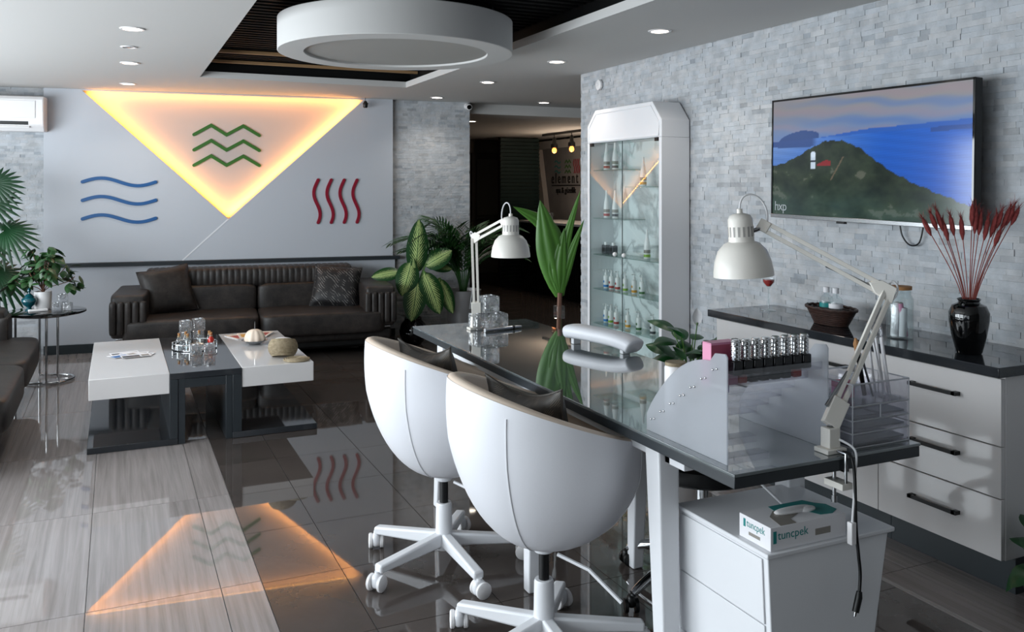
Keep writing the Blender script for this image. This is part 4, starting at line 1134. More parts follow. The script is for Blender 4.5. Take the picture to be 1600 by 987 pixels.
# leafy plant on the round side table
pl = thing('potted_plant', 'bushy green plant in a white cylindrical pot on the side table', 'potted plant', (-.513, 7.53, .5355))
MB().lathe([(0, 0), (.055, 0), (.0585, .004), (.062, .13), (.06, .134), (.054, .134), (.052, .12), (0, .118)], 32).build('pot', 'plastic_white', pl)
MB().lathe([(.052, .119), (0, .124)], 16).build('soil', 'soil', pl)
rnd = random.Random(8); tips = []
for k in range(15):
    a = 2 * PI * k / 15 * 2 + rnd.uniform(-.3, .3); rr = rnd.uniform(.03, .20); z = rnd.uniform(.28, .50) - rr * .35
    e = Vector((rr * math.cos(a) * 1.15, rr * math.sin(a), z)); tips.append(e)
    MB().tube(bez((0, 0, .115), (e.x * .1, e.y * .1, .2), (e.x * .7, e.y * .7, z - .08), e, 8), .0035, 6).build('stem', 'stem_brown', pl)
protos = [leaf_mb(MB(), (0, 0, 0), (l, 0, -.012), w, (0, 0, 1), bow=.06, fold=.2, n=6, m=4, p=.8, q=.8).build('leaf', 'leaf_plant', pl, angle=180) for l, w in ((.10, .062), (.085, .052), (.07, .042))]
first = [True] * 3; nl = 0
for e in tips:
    for k in range(11):
        pr = protos[nl % 3]; o = pr if first[nl % 3] else copychild(pr, pl); first[nl % 3] = False; nl += 1
        az = math.atan2(e.y, e.x) + rnd.uniform(-1.9, 1.9)
        o.location = e + Vector((rnd.uniform(-.035, .035), rnd.uniform(-.035, .035), rnd.uniform(-.09, .03)))
        o.rotation_euler = (rnd.uniform(-.4, .4), rnd.uniform(-.2, 1.1), az)

# tall strap leaves behind the desk
pl = thing('leaf_arrangement', 'bundle of long green strap leaves standing behind the desk', 'plant', (2.143, 4.08, 0))
off = (2.143, 4.08, 0)
MB().lathe([(0, 0), (.07, 0), (.075, .01), (.05, .2), (.04, .55), (.05, .6), (.042, .6), (.034, .55), (0, .53)], 24).build('floor_vase', 'black_gloss', pl)
MB().tube([(2.138, 4.08, .54), (2.141, 4.08, .70), (2.147, 4.078, .90)], [.012, .013, .013], 8).build('stem', 'stem_brown', pl, off=off)
MB().tube([(2.15, 4.085, .54), (2.152, 4.082, .72), (2.150, 4.08, .90)], [.007, .007, .009], 8).build('stem', 'stem_green', pl, off=off)
MB().box(2.120, 2.168, 4.058, 4.102, .765, .832).build('glass_clip', 'glass', pl, off=off, bevel=.003)
st = (2.147, 4.078, .88)
def longleaf(b, ctrl, t, w, q=.7, tw=0):
    P = bez(b, ctrl, ctrl, t, 14)
    def fn(u, v):
        i = u * 14; k = min(13, int(i)); p = P[k].lerp(P[k + 1], i - k); tg = (P[min(14, k + 1)] - P[max(0, k - 1)]).normalized()
        nn = Vector((-.45, -.85, .2 + tw)); nn = (nn - tg * nn.dot(tg)).normalized(); c = tg.cross(nn); ww = w / 2 * max(.004, math.sin(PI * min(1, .06 + .94 * u ** .82))) ** q if u < 1 else .0005
        a = 2 * v - 1; return p + c * a * ww + nn * (.10 * ww * math.cos(a * 9) - .22 * abs(a) * ww)
    return MB().grid(fn, 14, 8).build('leaf', 'leaf_long', pl, off=off, angle=180)
longleaf(st, (2.13, 4.09, 1.25), (1.915, 4.17, 1.36), .105)
longleaf(st, (2.09, 4.08, 1.15), (2.045, 4.11, 1.395), .155)
longleaf(st, (2.16, 4.06, 1.15), (2.245, 4.03, 1.445), .055)
longleaf(st, (2.17, 4.05, 1.05), (2.262, 4.02, 1.290), .06)
longleaf(st, (2.08, 4.10, 1.05), (2.125, 4.085, 1.14), .07)
longleaf(st, (2.13, 4.06, 1.05), (2.165, 4.06, 1.245), .09)

# peace lily between display cabinet and sideboard
pl = thing('peace_lily', 'peace lily with one white flower between display cabinet and sideboard', 'potted plant', (2.87, 3.93, 0))
off = (2.87, 3.93, 0)
MB().lathe([(0, 0), (.10, 0), (.105, .01), (.135, .30), (.137, .31), (.127, .31), (.12, .29), (0, .28)], 30).build('pot', 'plastic_white', pl)
rnd = random.Random(12)
for k in range(24):
    a = 2 * PI * k / 24 * 5 + rnd.uniform(-.2, .2); r0 = rnd.uniform(.04, .11); h = rnd.uniform(.46, .66); ext = rnd.uniform(.13, .20)
    b = Vector((r0 * math.cos(a), r0 * math.sin(a), h)); t = Vector(((r0 + ext) * math.cos(a), (r0 + ext) * math.sin(a), h + rnd.uniform(-.04, .12)))
    lo = leaf(b, t, rnd.uniform(.075, .105), (math.cos(a) * -.3 - .3, math.sin(a) * -.3 - .5, 1), 'leaf_dark', pl, bow=.12, fold=.25, n=10, p=.85, q=.8)
    MB().tube(bez((.02 * math.cos(a), .02 * math.sin(a), .28), (.02 * math.cos(a), .02 * math.sin(a), h - .08), b - Vector((0, 0, .05)), b.lerp(t, .08), 8), .0028, 6).build('stalk', 'stem_green', lo)
fl = MB().tube([(0, 0, .28), (.02, -.02, .55), (.03, -.04, .72)], .003, 6).build('flower_stalk', 'stem_green', pl)
leaf((.03, -.04, .70), (.025, -.045, .80), .055, (-.5, -.8, .1), 'paper_white', pl, name='flower', bow=-.15, fold=-.5, n=8)

# plant at the right edge of the picture
pl = thing('floor_plant', 'dark leafy plant at the lower right edge beside the sideboard', 'potted plant', (2.90, 1.90, 0))
MB().lathe([(0, 0), (.08, 0), (.10, .12), (.092, .12), (0, .11)], 24).build('pot', 'charcoal', pl)
for k in range(15):
    a = 2 * PI * k / 15 + .2; h = rnd.uniform(.12, .25); b = Vector((.03 * math.cos(a), .03 * math.sin(a), h)); t = Vector((.16 * math.cos(a), .14 * math.sin(a), max(.04, h + rnd.uniform(-.13, .08))))
    lo = leaf(b, t, .105, (math.cos(a) * -.2, math.sin(a) * -.2, 1), 'leaf_dark', pl, bow=.2, n=8)
    MB().tube([(0, 0, .10), tuple(b.lerp(Vector((0, 0, .1)), .4)), tuple(b.lerp(t, .05))], .004, 6).build('stalk', 'stem_green', lo)

# ================================================================== WORK LAMPS
def work_lamp(label, base, foot, elbow, joint, cap, rim, R0=.084, edge=1):
    o = thing('work_lamp', label, 'lamp', base, 0, 'white jointed work lamps'); off = base
    b = Vector(base); f = Vector(foot); e = Vector(elbow); j = Vector(joint); c = Vector(cap); r = Vector(rim)
    MB().box(b.x - .032, b.x + .032, b.y - .024, b.y + .024, b.z, b.z + .012).box(b.x - .018, b.x + .018, b.y - .016, b.y + .016, b.z + .012, b.z + .062).build('clamp_base', 'lamp_white', o, off=off, bevel=.002)
    MB().cyl((b.x, b.y, b.z + .062), (f.x, f.y, f.z), .009).build('pivot', 'steel', o, off=off)
    view = Vector((-.44, -.9, 0))
    def plate(p, q, s, t):  # flat bracket
        return MB().bar(p, q, .012, s, up=(q - p).normalized().cross(view))
    d = (e - f).normalized(); side = d.cross(view).normalized()
    if side.x < 0: side = -side
    fb = MB().bar(f - d * .02, f + d * .055, .020, .045, up=side); fb.build('lower_bracket', 'lamp_white', o, off=off, bevel=.002)
    for s in (-1, 1):
        MB().bar(f + side * s * .010 + d * .01, e + side * s * .010, .011, .011, up=side).build('lower_arm', 'lamp_white', o, off=off, bevel=.001)
    d2 = (j - e).normalized(); s2 = d2.cross(view).normalized()
    if s2.z < 0: s2 = -s2
    for s in (-1, 1):
        MB().bar(e + s2 * (s * .012) + d2 * .02, j + s2 * s * .011, .011, .011, up=s2).build('upper_arm', 'lamp_white', o, off=off, bevel=.001)
    MB().prism([(-.02, -.022), (.03, -.018), (.055, .0), (.03, .022), (-.012, .022)], -.010, .010, Matrix(((d2.x, s2.x, view.x, e.x), (d2.y, s2.y, view.y, e.y), (d2.z, s2.z, view.z, e.z), (0, 0, 0, 1)))).build('elbow_bracket', 'lamp_white', o, off=off, bevel=.002)
    sp = MB(); sp.tube([f + d * .02 - side * .028, f + d * .13 - side * .012], .0055, 10); sp.build('spring', 'steel', o, off=off)
    sp = MB(); sp.tube([e + d2 * .03 - s2 * .006, e + d2 * .17 - s2 * .014], .0055, 10); sp.build('spring', 'steel', o, off=off)
    MB().bar(j - d2 * .012, j + d2 * .02, .018, .032, up=s2).build('head_bracket', 'lamp_white', o, off=off, bevel=.002)
    ax = (c - r).normalized(); h = (c - r).length
    x = ax.cross(view).normalized(); y = ax.cross(x); mm = Matrix((x, y, ax)).transposed().to_4x4(); mm.translation = r
    MB().cyl(j, c.lerp(r, .35) + (j - c.lerp(r, .35)).normalized() * .02, .006, n=10).build('swivel', 'steel', o, off=off)
    k = h / .178
    prof = [(.0815, .001), (.084, 0), (.0835, .012), (.079, .042), (.068, .072), (.050, .092), (.036, .098), (.0355, .105), (.0345, .160), (.029, .172), (.012, .178), (0, .178), ]
    inn = [(.0, .090), (.046, .088), (.064, .070), (.0755, .041), (.0805, .012), (.0815, .001)]
    sh = MB().ring([(rr * R0 / .084, z * k) for rr, z in inn + prof], 48, mm).build('shade', 'lamp_white', o, off=off, weld=True, angle=50)
    vt = MB()
    for q in range(16):
        a = 2 * PI * q / 16; rot = mm @ Matrix.Rotation(a, 4, 'Z')
        vt.box(.0343 * R0 / .084, .0358 * R0 / .084, -.0028, .0028, .112 * k, .140 * k, rot)
    vt.build('vent_slots', 'diffuser_off', sh, off=off)
    MB().lathe([(0, .176 * k), (.009, .176 * k), (.008, .19 * k), (0, .192 * k)], 12, mm).build('cable_gland', 'lamp_white', sh, off=off)
    MB().superq((0, 0, .055 * k), (.05, .05, .06), 1, 1, 16, 10, mm).build('bulb', 'satin_white', sh, off=off)
    top = mm @ Vector((0, 0, .19 * k))
    MB().tube(bez(top, top + Vector((0, 0, .075)), j + Vector((.0, 0, .10)) + d2 * -.02, j + s2 * .012, 14), .0028, 8).build('cable', 'cable_white', o, off=off)
    MB().tube(bez(e - d2 * .0 + s2 * .012, e + s2 * .05 + d2 * .03, e - d2 * .045 + s2 * .04, e - d * .03 + side * .012, 12), .0028, 8).build('cable', 'cable_white', o, off=off)
    return o
DT = DZ + .0005
l1 = work_lamp('white jointed work lamp clamped to the near end of the desk', (1.645, 1.655, DT), (1.656, 1.658, .868), (1.891, 1.697, 1.172), (1.672, 1.929, 1.345), (1.607, 1.959, 1.383), (1.617, 1.954, 1.205))
MB().tube([(1.645, 1.64, DZ + .008), (1.645, 1.604, DZ + .008), (1.645, 1.604, DZ - .072)], .004, 8).build('clamp_rod', 'steel', l1, off=(1.645, 1.655, DT))
MB().box(1.628, 1.662, 1.598, 1.66, DZ - .080, DZ - .064).build('clamp_jaw', 'lamp_white', l1, off=(1.645, 1.655, DT), bevel=.001)
MB().cyl((1.645, 1.642, DZ - .118), (1.645, 1.642, DZ - .037), .005, n=12).cyl((1.645, 1.642, DZ - .122), (1.645, 1.642, DZ - .105), .008, n=12).build('clamp_screw', 'steel', l1, off=(1.645, 1.655, DT))
work_lamp('white jointed work lamp at the far end of the desk behind crystal blocks', (1.545, 3.80, DT), (1.55, 3.79, .87), (1.487, 3.663, 1.228), (1.526, 3.426, 1.308), (1.535, 3.367, 1.335), (1.535, 3.367, 1.162))

# cables at the near desk end
o = thing('lamp_switch_cable', 'white cable with inline switch hanging from the desk end', 'cable', (1.65, 1.59, .58))
MB().tube(smooth_path([(1.658, 1.638, .82), (1.672, 1.60, .80), (1.668, 1.596, .74), (1.655, 1.59, .66), (1.650, 1.59, .60)], 8), .003, 8).build('cord', 'cable_white', o, off=(1.65, 1.59, .58))
MB().box(1.642, 1.658, 1.582, 1.598, .575, .63).build('switch', 'plastic_white', o, off=(1.65, 1.59, .58), bevel=.002)
o = thing('power_cable', 'black cable with round plug dangling in front of the drawer unit', 'cable', (1.655, 1.58, .42))
off = (1.655, 1.58, .42)
MB().tube(smooth_path([(1.662, 1.63, DZ + .004), (1.662, 1.605, DZ + .002), (1.662, 1.592, .74), (1.662, 1.588, .62), (1.668, 1.586, .55), (1.673, 1.585, .50), (1.668, 1.583, .455)], 8), .004, 8).build('cord', 'cable_black', o, off=off)
MB().tube([(1.668, 1.583, .458), (1.665, 1.582, .445), (1.652, 1.58, .412)], [.007, .009, .0085], 12).build('plug', 'black', o, off=off)
MB().cyl((1.652, 1.58, .412), (1.6485, 1.5795, .402), .004, .003, n=10).build('pin', 'chrome', o, off=off)
tag(MB().tube(smooth_path([(1.50, 1.86, .748), (1.55, 1.85, .69), (1.60, 1.84, .64), (1.66, 1.83, .585), (1.70, 1.85, .5725)], 8), .0035, 8).build('white_lead', 'cable_white'), 'thin white lead running from under the desk onto the drawer unit', 'cable')

# ================================================================== ON THE DRAWER UNIT: GLOVE BOX
gb = thing('glove_box', 'open cardboard glove box with teal print lying on the drawer unit', 'box', (1.568, 1.706, .5685))
MB().box(-.122, .122, -.058, .058, 0, .058).build('carton', 'paper_white', gb, bevel=.001)
tp_ = [(-.03, .057), (.085, .057), (.10, .03), (.121, .01), (.121, -.028), (.09, -.045), (.055, -.04), (.04, -.01), (.01, .012), (-.035, .03)]
MB().prism(tp_, .0582, .0586).build('teal_print', 'teal_print', gb, smooth=False)
MB().prism([(-.09, -.057), (-.04, -.057), (-.035, -.03), (.03, .0), (.05, -.005), (.03, .02), (-.04, .028), (-.075, .0)], .0584, .0589).build('grey_print', 'grey_print', gb, smooth=False)
gl_ = MB().superq((.005, .004, .063), (.12, .03, .014), .8, .8, 24, 10).superq((.045, -.004, .062), (.05, .022, .014), .8, .8, 16, 8)
gl_.build('glove', 'plastic_white', gb)
text('lettering', 'tuncpek', .030, 'teal_print', gb, (-.100, -.0583, .026), (R(90), 0, 0), extrude=.0002)
MB().box(-.114, -.104, -.0586, -.058, .018, .048).build('print_mark', 'teal_print', gb, smooth=False)
text('lettering', 'tuncpek', .026, 'teal_print', gb, (-.1223, .030, .033), (R(90), 0, R(-90)), extrude=.0002, sx=.8)
MB().box(-.1226, -.122, .034, .042, .030, .050).build('print_mark', 'teal_print', gb, smooth=False)
MB().box(-.1226, -.122, -.02, .022, .014, .022).build('print_mark', 'grey_print', gb, smooth=False)
MB().box(.02, .07, -.0586, -.058, .018, .034).build('print_mark', 'grey_print', gb, smooth=False)

# ================================================================== CRYSTAL BLOCKS
def crystal(label, loc, rotz, s, h, group, name='crystal_block', cat='candle holder', flat=False):
    o = thing(name, label, cat, loc, rotz, group)
    mb = MB(); a = s / 2
    mb.box(-a, a, -a, a, 0, h)
    o1 = mb.build('block', 'crystal', o, bevel=s * .09, seg=2, angle=30, smooth=False)
    w = MB().lathe([(0, h * .42), (s * .20, h * .42), (s * .30, h * .55), (s * .30, h * .93), (0, h * .93)], 12)
    w.build('well', 'crystal', o, smooth=False)
    MB().ring([(s * .30, h - .001), (s * .30, h + .0025), (s * .36, h + .0025), (s * .36, h - .001)], 24).build('rim', 'chrome', o)
    return o
g = 'crystal blocks at the far end of the desk'
crystal('clear crystal block at the bottom left of the desk stack', (1.568, 3.800, DT), R(12), .078, .078, g)
crystal('clear crystal block at the bottom right of the desk stack', (1.652, 3.765, DT), R(-6), .078, .078, g)
crystal('clear crystal block on top of the two on the desk', (1.608, 3.782, DT + .082), R(8), .080, .078, g)
o = thing('pen', 'silver pen lying before the crystal blocks on the desk', 'pen', (1.66, 3.722, DT), R(10))
MB().tube([(-.105, 0, .009), (.05, 0, .009), (.10, 0, .009)], [.009, .009, .006], 12).build('barrel', 'steel', o)
MB().tube([(.05, 0, .009), (.06, 0, .009)], .0098, 12).build('ring', 'black', o); MB().box(-.10, -.04, -.002, .002, .018, .0205).build('clip', 'chrome', o)

# padded arm rest
o = thing('arm_rest', 'white padded hand rest arching over the desk', 'arm rest', (1.84, 3.13, DT))
off = (1.84, 3.13, DT)
P = smooth_path([(1.79, 3.31, .835), (1.80, 3.26, .842), (1.83, 3.14, .842), (1.862, 3.03, .838), (1.885, 2.965, .826), (1.893, 2.94, .815)], 6)
def pad(u, v):
    i = u * (len(P) - 1); k = min(len(P) - 2, int(i)); p = P[k].lerp(P[k + 1], i - k); t = (P[k + 1] - P[k]).normalized(); sd = t.cross(Vector((0, 0, 1))).normalized(); up = sd.cross(t)
    e = min(1, min(u, 1 - u) / .12); f = math.sqrt(max(0, 1 - (1 - e) ** 2)); f = max(f, .02)
    a = 2 * PI * v; cx = math.copysign(abs(math.cos(a)) ** .7, math.cos(a)); sy = math.copysign(abs(math.sin(a)) ** .7, math.sin(a))
    return p + sd * cx * .052 * f + up * sy * .030 * f
MB().grid(pad, 40, 20, cv=True).build('pad', 'leather_white', o, off=off, angle=180)
for x, y in ((1.80, 3.27), (1.872, 2.99)):
    MB().box(x - .018, x + .018, y - .012, y + .012, DT, .82).build('foot', 'satin_white', o, off=off, bevel=.002)

# ================================================================== POLISH RACK
rk = thing('polish_rack', 'frosted acrylic stepped rack for nail polish at the near desk end', 'rack', (1.49, 1.85, DT))
off = (1.49, 1.85, DT)
ed = [(1.675, .0)] + [(2.02, 0), (2.02, .045)] + [(2.02 - .28 * (k / 10) ** 1.1, .045 + .195 * math.sin(PI / 2 * k / 10) ** .95) for k in range(1, 11)] + [(1.72, .262), (1.682, .266), (1.675, .258)]
for x in (1.335, 1.655):
    MB().prism([(y, DT + z) for y, z in ed], x, x + .004, PX).build('side_panel', 'frosted', rk, off=off, smooth=False)
    pn = MB()
    for k in range(7):
        y = 1.712 + k * .045; z = DT + .225 - k * .031
        for dy in (0, .016): pn.superq((x - .001 if x < 1.5 else x + .005, y + dy, z - dy * .3), (.005, .006, .006), 1, 1, 8, 6)
    pn.build('pins', 'chrome', rk, off=off)
tiers = []
for k in range(6):
    y = 1.695 + k * .050; z = DT + .205 - k * .034; tiers.append((y, z))
    MB().box(1.3395, 1.6545, y, y + .040, z - .003, z).build('tier', 'acrylic', rk, off=off, smooth=False)
    MB().box(1.3395, 1.6545, y - .003, y, z - .003, z + .016).build('tier_lip', 'acrylic', rk, off=off, smooth=False)
def polish(label, x, y, z, body, tall, group):
    o = thing('nail_polish', label, 'nail polish', (x, y, z), 0, group)
    MB().box(-.0135, .0135, -.0135, .0135, 0, .036 if tall else .026).build('bottle', body, o, bevel=.003)
    if tall:
        cp = MB().lathe([(.0108, .037), (.0108, .084), (.009, .087), (0, .087)], 16)
        cpo = cp.build('cap', 'chrome', o)
        st = MB()
        for r_ in range(9):
            for c_ in range(10):
                a = 2 * PI * (c_ + .5 * (r_ % 2)) / 10; zz = .041 + r_ * .005
                st.lathe([(.0024, 0), (0, .0018)], 4, Matrix.Translation((.0106 * math.cos(a), .0106 * math.sin(a), zz)) @ Matrix.Rotation(a, 4, 'Z') @ Matrix.Rotation(R(90), 4, 'Y'))
        st.build('studs', 'chrome', cpo, smooth=False)
    else:
        MB().lathe([(.006, .026), (.0062, .05), (.005, .052), (0, .052)], 12).build('cap', 'black', o)
    return o
names = ['leftmost', 'second from the left', 'third from the left', 'fourth from the left', 'fourth from the right', 'third from the right', 'second from the right', 'rightmost']
for k, n in enumerate(names):
    polish('black nail polish with studded silver cap, %s in the top rack row' % n, 1.392 + k * .0315, tiers[0][0] + .018, tiers[0][1] + .0005, 'polish_dark', True, 'silver-capped polishes in the top row')
n2 = names[:1] + ['second from the left', 'third from the left', 'third from the right', 'second from the right', 'rightmost']
for k, n in enumerate(n2):
    polish('small dark nail polish, %s in the second row of the rack' % n, 1.447 + k * .036, tiers[1][0] + .018, tiers[1][1] + .0005, 'polish_red' if k in (0, 5) else 'polish_dark', False, 'polishes in the second row')
for x, m_, n in ((1.375, 'polish_nude', 'small nude nail polish in the third row of the rack'), (1.43, 'polish_purple', 'small lilac nail polish in the third row of the rack')):
    polish(n, x, tiers[2][0] + .018, tiers[2][1] + .0005, m_, False, 'polishes in the third row')
polish('small dark nail polish alone in the fourth row of the rack', 1.385, tiers[3][0] + .018, tiers[3][1] + .0005, 'polish_dark', False, 'polishes in the fourth row')
o = thing('pink_box', 'pink cardboard box on the left of the polish rack', 'box', (1.386, 1.766, tiers[1][1] + .0005), 0)
MB().box(-.042, .042, -.019, .017, 0, .108).build('carton', 'pink', o, bevel=.002)
MB().box(-.0415, .0415, -.0195, -.0189, .045, .104).build('shaded_face', 'pink_dark', o)  # darker pink puts the shade of the unlit side into the colour
MB().box(-.0415, .0415, -.0185, .0165, .108, .1095).build('lid_flap', 'pink', o)
o = thing('white_jar', 'white jar with wooden lid behind the polish rack', 'jar', (1.47, 2.075, DT))
MB().lathe([(0, 0), (.030, 0), (.032, .004), (.032, .15), (.029, .156), (0, .156)], 28).build('body', 'plastic_white', o); MB().lathe([(0, .156), (.030, .156), (.030, .166), (0, .166)], 28).build('lid', 'straw', o)
o = thing('candle_cup', 'white cup candle with cream wax right of the polish rack', 'candle', (1.708, 1.85, DT))
MB().lathe([(0, 0), (.034, 0), (.040, .11), (.0375, .11), (.036, .09), (0, .088)], 32).build('cup', 'paper_white', o); MB().lathe([(.0365, .0905), (.03, .104), (0, .112)], 28).build('wax', 'leather_cream', o)

# ================================================================== ACRYLIC ORGANISER
og = thing('organizer', 'clear acrylic drawer organizer at the right corner of the desk', 'organizer', (1.805, 1.735, DT))
X0, X1, Y0, Y1 = -.095, .105, -.09, .09
def shell_box(x0, x1, y0, y1, z0, z1, t=.003, top=False):
    mb = MB().box(x0, x1, y0, y1, z0, z0 + t).box(x0, x1, y0, y0 + t, z0 + t, z1).box(x0, x1, y1 - t, y1, z0 + t, z1).box(x0, x0 + t, y0 + t, y1 - t, z0 + t, z1).box(x1 - t, x1, y0 + t, y1 - t, z0 + t, z1)
    if top: mb.box(x0, x1, y0, y1, z1 - t, z1)
    return mb
shell_box(X0, X1, Y0, Y1, 0, .108, .004, True).build('case', 'acrylic', og, smooth=False)
for z, xx in ((.006, ((X0 + .006, X1 - .006),)), (.040, ((X0 + .006, X1 - .006),)), (.073, ((X0 + .006, -.002), (.004, X1 - .006)))):
    for a, b in xx:
        d = shell_box(a, b, Y0 - .002, Y1 - .008, z, z + .028, .003).build('drawer', 'acrylic', og, smooth=False)
        MB().box(a + .005, b - .005, Y0 + .006, Y1 - .014, z + .004, z + .009).build('drawer_contents', 'charcoal', d, smooth=False)
shell_box(X0, X1, Y0, Y1, .109, .165, .003).build('top_tray', 'acrylic', og, smooth=False)
MB().box(-.03, -.027, Y0 + .003, Y1 - .003, .112, .158).box(.035, .038, Y0 + .003, Y1 - .003, .112, .158).build('divider', 'acrylic', og, smooth=False)
eg = MB()
for z in (.001, .037, .070, .107, .164):
    eg.tube([(X0, Y0, z), (X1, Y0, z), (X1, Y1, z), (X0, Y1, z), (X0, Y0, z)], .0022, 4)
for x in (X0, X1):
    for y in (Y0, Y1): eg.tube([(x, y, 0), (x, y, .165)], .0022, 4)
eg.tube([(.001, Y0 - .001, .073), (.001, Y0 - .001, .105)], .0022, 4)
eg.build('lit_edges', 'acrylic_edge_glow', og)  # pale tubes paint the glow along the case edges
gx, gy, gz = 1.805, 1.735, DT + .1125
def stick(name, label, cat, p, q, r, m1, m2, group=None):
    o = thing(name, label, cat, p, 0, group); d = Vector(q) - Vector(p)
    MB().tube([(0, 0, 0), d * .72, d * .74], [r, r, r * 1.2], 8).build('handle', m1, o)
    MB().tube([d * .74, d * .9, d], [r * 1.1, r * 1.4, r * .4], 8).build('tip', m2, o)
    return o
for k, (dx, dy, ex, ey, h) in enumerate(((.055, -.055, .06, .0, .19), (.065, -.045, .085, .01, .195), (.075, -.055, .095, .0, .20), (.085, -.04, .11, .015, .19), (.06, -.02, .07, .02, .185))):
    stick('makeup_brush', 'thin pale brush, %s of the five in the acrylic organizer' % ('leftmost', 'second', 'third', 'fourth', 'rearmost')[k], 'brush', (gx + dx, gy + dy, gz + .004), (gx + ex, gy + ey, gz + h), .0035, 'paper_white', 'acrylic', 'pale brushes in the organizer')
stick('nail_pen', 'black pen standing in the acrylic organizer beside the brushes', 'pen', (gx + .01, gy - .03, gz + .003), (gx - .012, gy - .02, gz + .155), .006, 'black', 'cork')
stick('nail_file', 'steel nail tool standing in the acrylic organizer', 'nail tool', (gx + .02, gy - .05, gz + .003), (gx - .02, gy - .045, gz + .12), .003, 'steel', 'steel')
o = thing('sponge_block', 'pink buffing block in the acrylic organizer', 'buffer', (gx - .055, gy - .02, gz)); MB().box(-.025, .022, -.018, .018, .002, .03).build('foam', 'pink', o, bevel=.002); MB().box(-.025, .022, -.018, .018, .03, .046).build('abrasive', 'pink_dark', o, bevel=.001)
o = thing('small_vial', 'clear glass vial in the middle of the acrylic organizer', 'vial', (gx + .018, gy + .02, gz)); MB().lathe([(0, 0), (.014, 0), (.014, .045), (.006, .05), (.006, .056), (0, .056)], 18).build('bottle', 'glass', o); MB().lathe([(0, .056), (.008, .056), (.008, .07), (0, .07)], 14).build('cap', 'plastic_white', o)

# ================================================================== ON THE SIDEBOARD
SZ = .8235
o = thing('candle_goblet', 'stemmed glass with red candle wax on the far end of the sideboard', 'candle holder', (3.075, 3.52, SZ))
MB().lathe([(0, 0), (.038, 0), (.038, .002), (.008, .006), (.0035, .02), (.0035, .11), (.012, .122), (.030, .145), (.032, .165), (.030, .165), (.028, .147), (.010, .125), (0, .123)], 28).build('goblet', 'glass', o)
MB().lathe([(0, .1235), (.0095, .1255), (.0275, .1475), (.0285, .160), (0, .160)], 24).build('wax', 'polish_red', o)
bsdf(M['polish_red']).inputs['Base Color'].default_value = lin('b3261c')

bk = thing('rattan_basket', 'dark brown oval rattan basket on the sideboard', 'basket', (3.02, 3.035, SZ), R(84))
mb = MB()
for k in range(8):
    z = .006 + k * .0088; f = .92 + .055 * k
    pts = [(.105 * f * math.cos(2 * PI * j / 48), .058 * f * math.sin(2 * PI * j / 48), z + .0016 * math.sin(24 * 2 * PI * j / 48 + PI * k)) for j in range(49)]
    mb.tube(pts, .0048, 6)
mb.build('weave', 'rattan', bk)
rm = MB()
rm.tube([(.146 * math.cos(2 * PI * j / 48), .082 * math.sin(2 * PI * j / 48), .077 + .002 * math.sin(30 * PI * j / 24)) for j in range(49)], .0065, 8); rm.build('rim', 'rattan', bk)
MB().lathe([(0, .002), (.1, .002), (.1, .008), (0, .008)], 32, sx=1.0, sy=.56).build('bottom', 'rattan', bk)
for lab, x, y, m_ in (('small clear bottle with blue band in the rattan basket', 3.012, 3.055, 'sky_label'), ('small clear bottle nearer the viewer in the rattan basket', 3.015, 3.000, 'paper_white')):
    o = thing('lotion_bottle', lab, 'bottle', (x, y, SZ + .0105))
    MB().lathe([(0, 0), (.029, 0), (.0305, .003), (.0305, .098), (.026, .115), (.0125, .128), (.0125, .138), (0, .138)], 24).build('bottle', 'glass', o)
    MB().lathe([(0, .003), (.027, .003), (.027, .085), (0, .085)], 24).build('liquid', 'crystal', o)
    MB().lathe([(.0308, .07), (.0310, .07), (.0310, .09), (.0308, .09)], 24).build('label', m_ if m_ != 'sky_label' else 'teal_print', o)
    MB().lathe([(0, .138), (.014, .138), (.014, .162), (0, .162)], 18).build('cap', 'paper_white', o)

jr = thing('glass_jar', 'glass jar with wooden lid holding rolled papers on the sideboard', 'jar', (3.018, 2.645, SZ))
MB().ring([(0.0005, 0), (.052, 0), (.054, .004), (.054, .165), (.044, .185), (.044, .205), (.041, .205), (.041, .184), (.050, .163), (.050, .006), (0.0005, .006)], 36).build('jar', 'glass', jr)
MB().lathe([(0, .204), (.048, .204), (.048, .218), (0, .220)], 32).build('lid', 'cork', jr)
for k, (x, y, m_, tl) in enumerate(((-.02, .012, 'paper_white', 5), (.012, .015, 'paper_white', -6), (-.004, -.018, 'paper_white', 3), (.018, -.014, 'pink', -14))):
    o = thing('paper_roll', ('rolled %s paper slip in the glass jar, %s' % ('pink' if m_ == 'pink' else 'white', ('back left', 'back right', 'front left', 'leaning at the front')[k])), 'paper', (3.018 + x, 2.645 + y, SZ + .007))
    tt = R(tl); pts = []
    MB().tube([(0, 0, 0), (math.sin(tt) * .12, 0, .12 + .02 * (k % 2))], .0155 if m_ != 'pink' else .010, 14).build('roll', m_, o)
    MB().tube([(math.sin(tt) * .121, 0, .1205 + .02 * (k % 2)), (math.sin(tt) * .123, 0, .1222 + .02 * (k % 2))], .008, 10).build('core', 'grey_print', o)

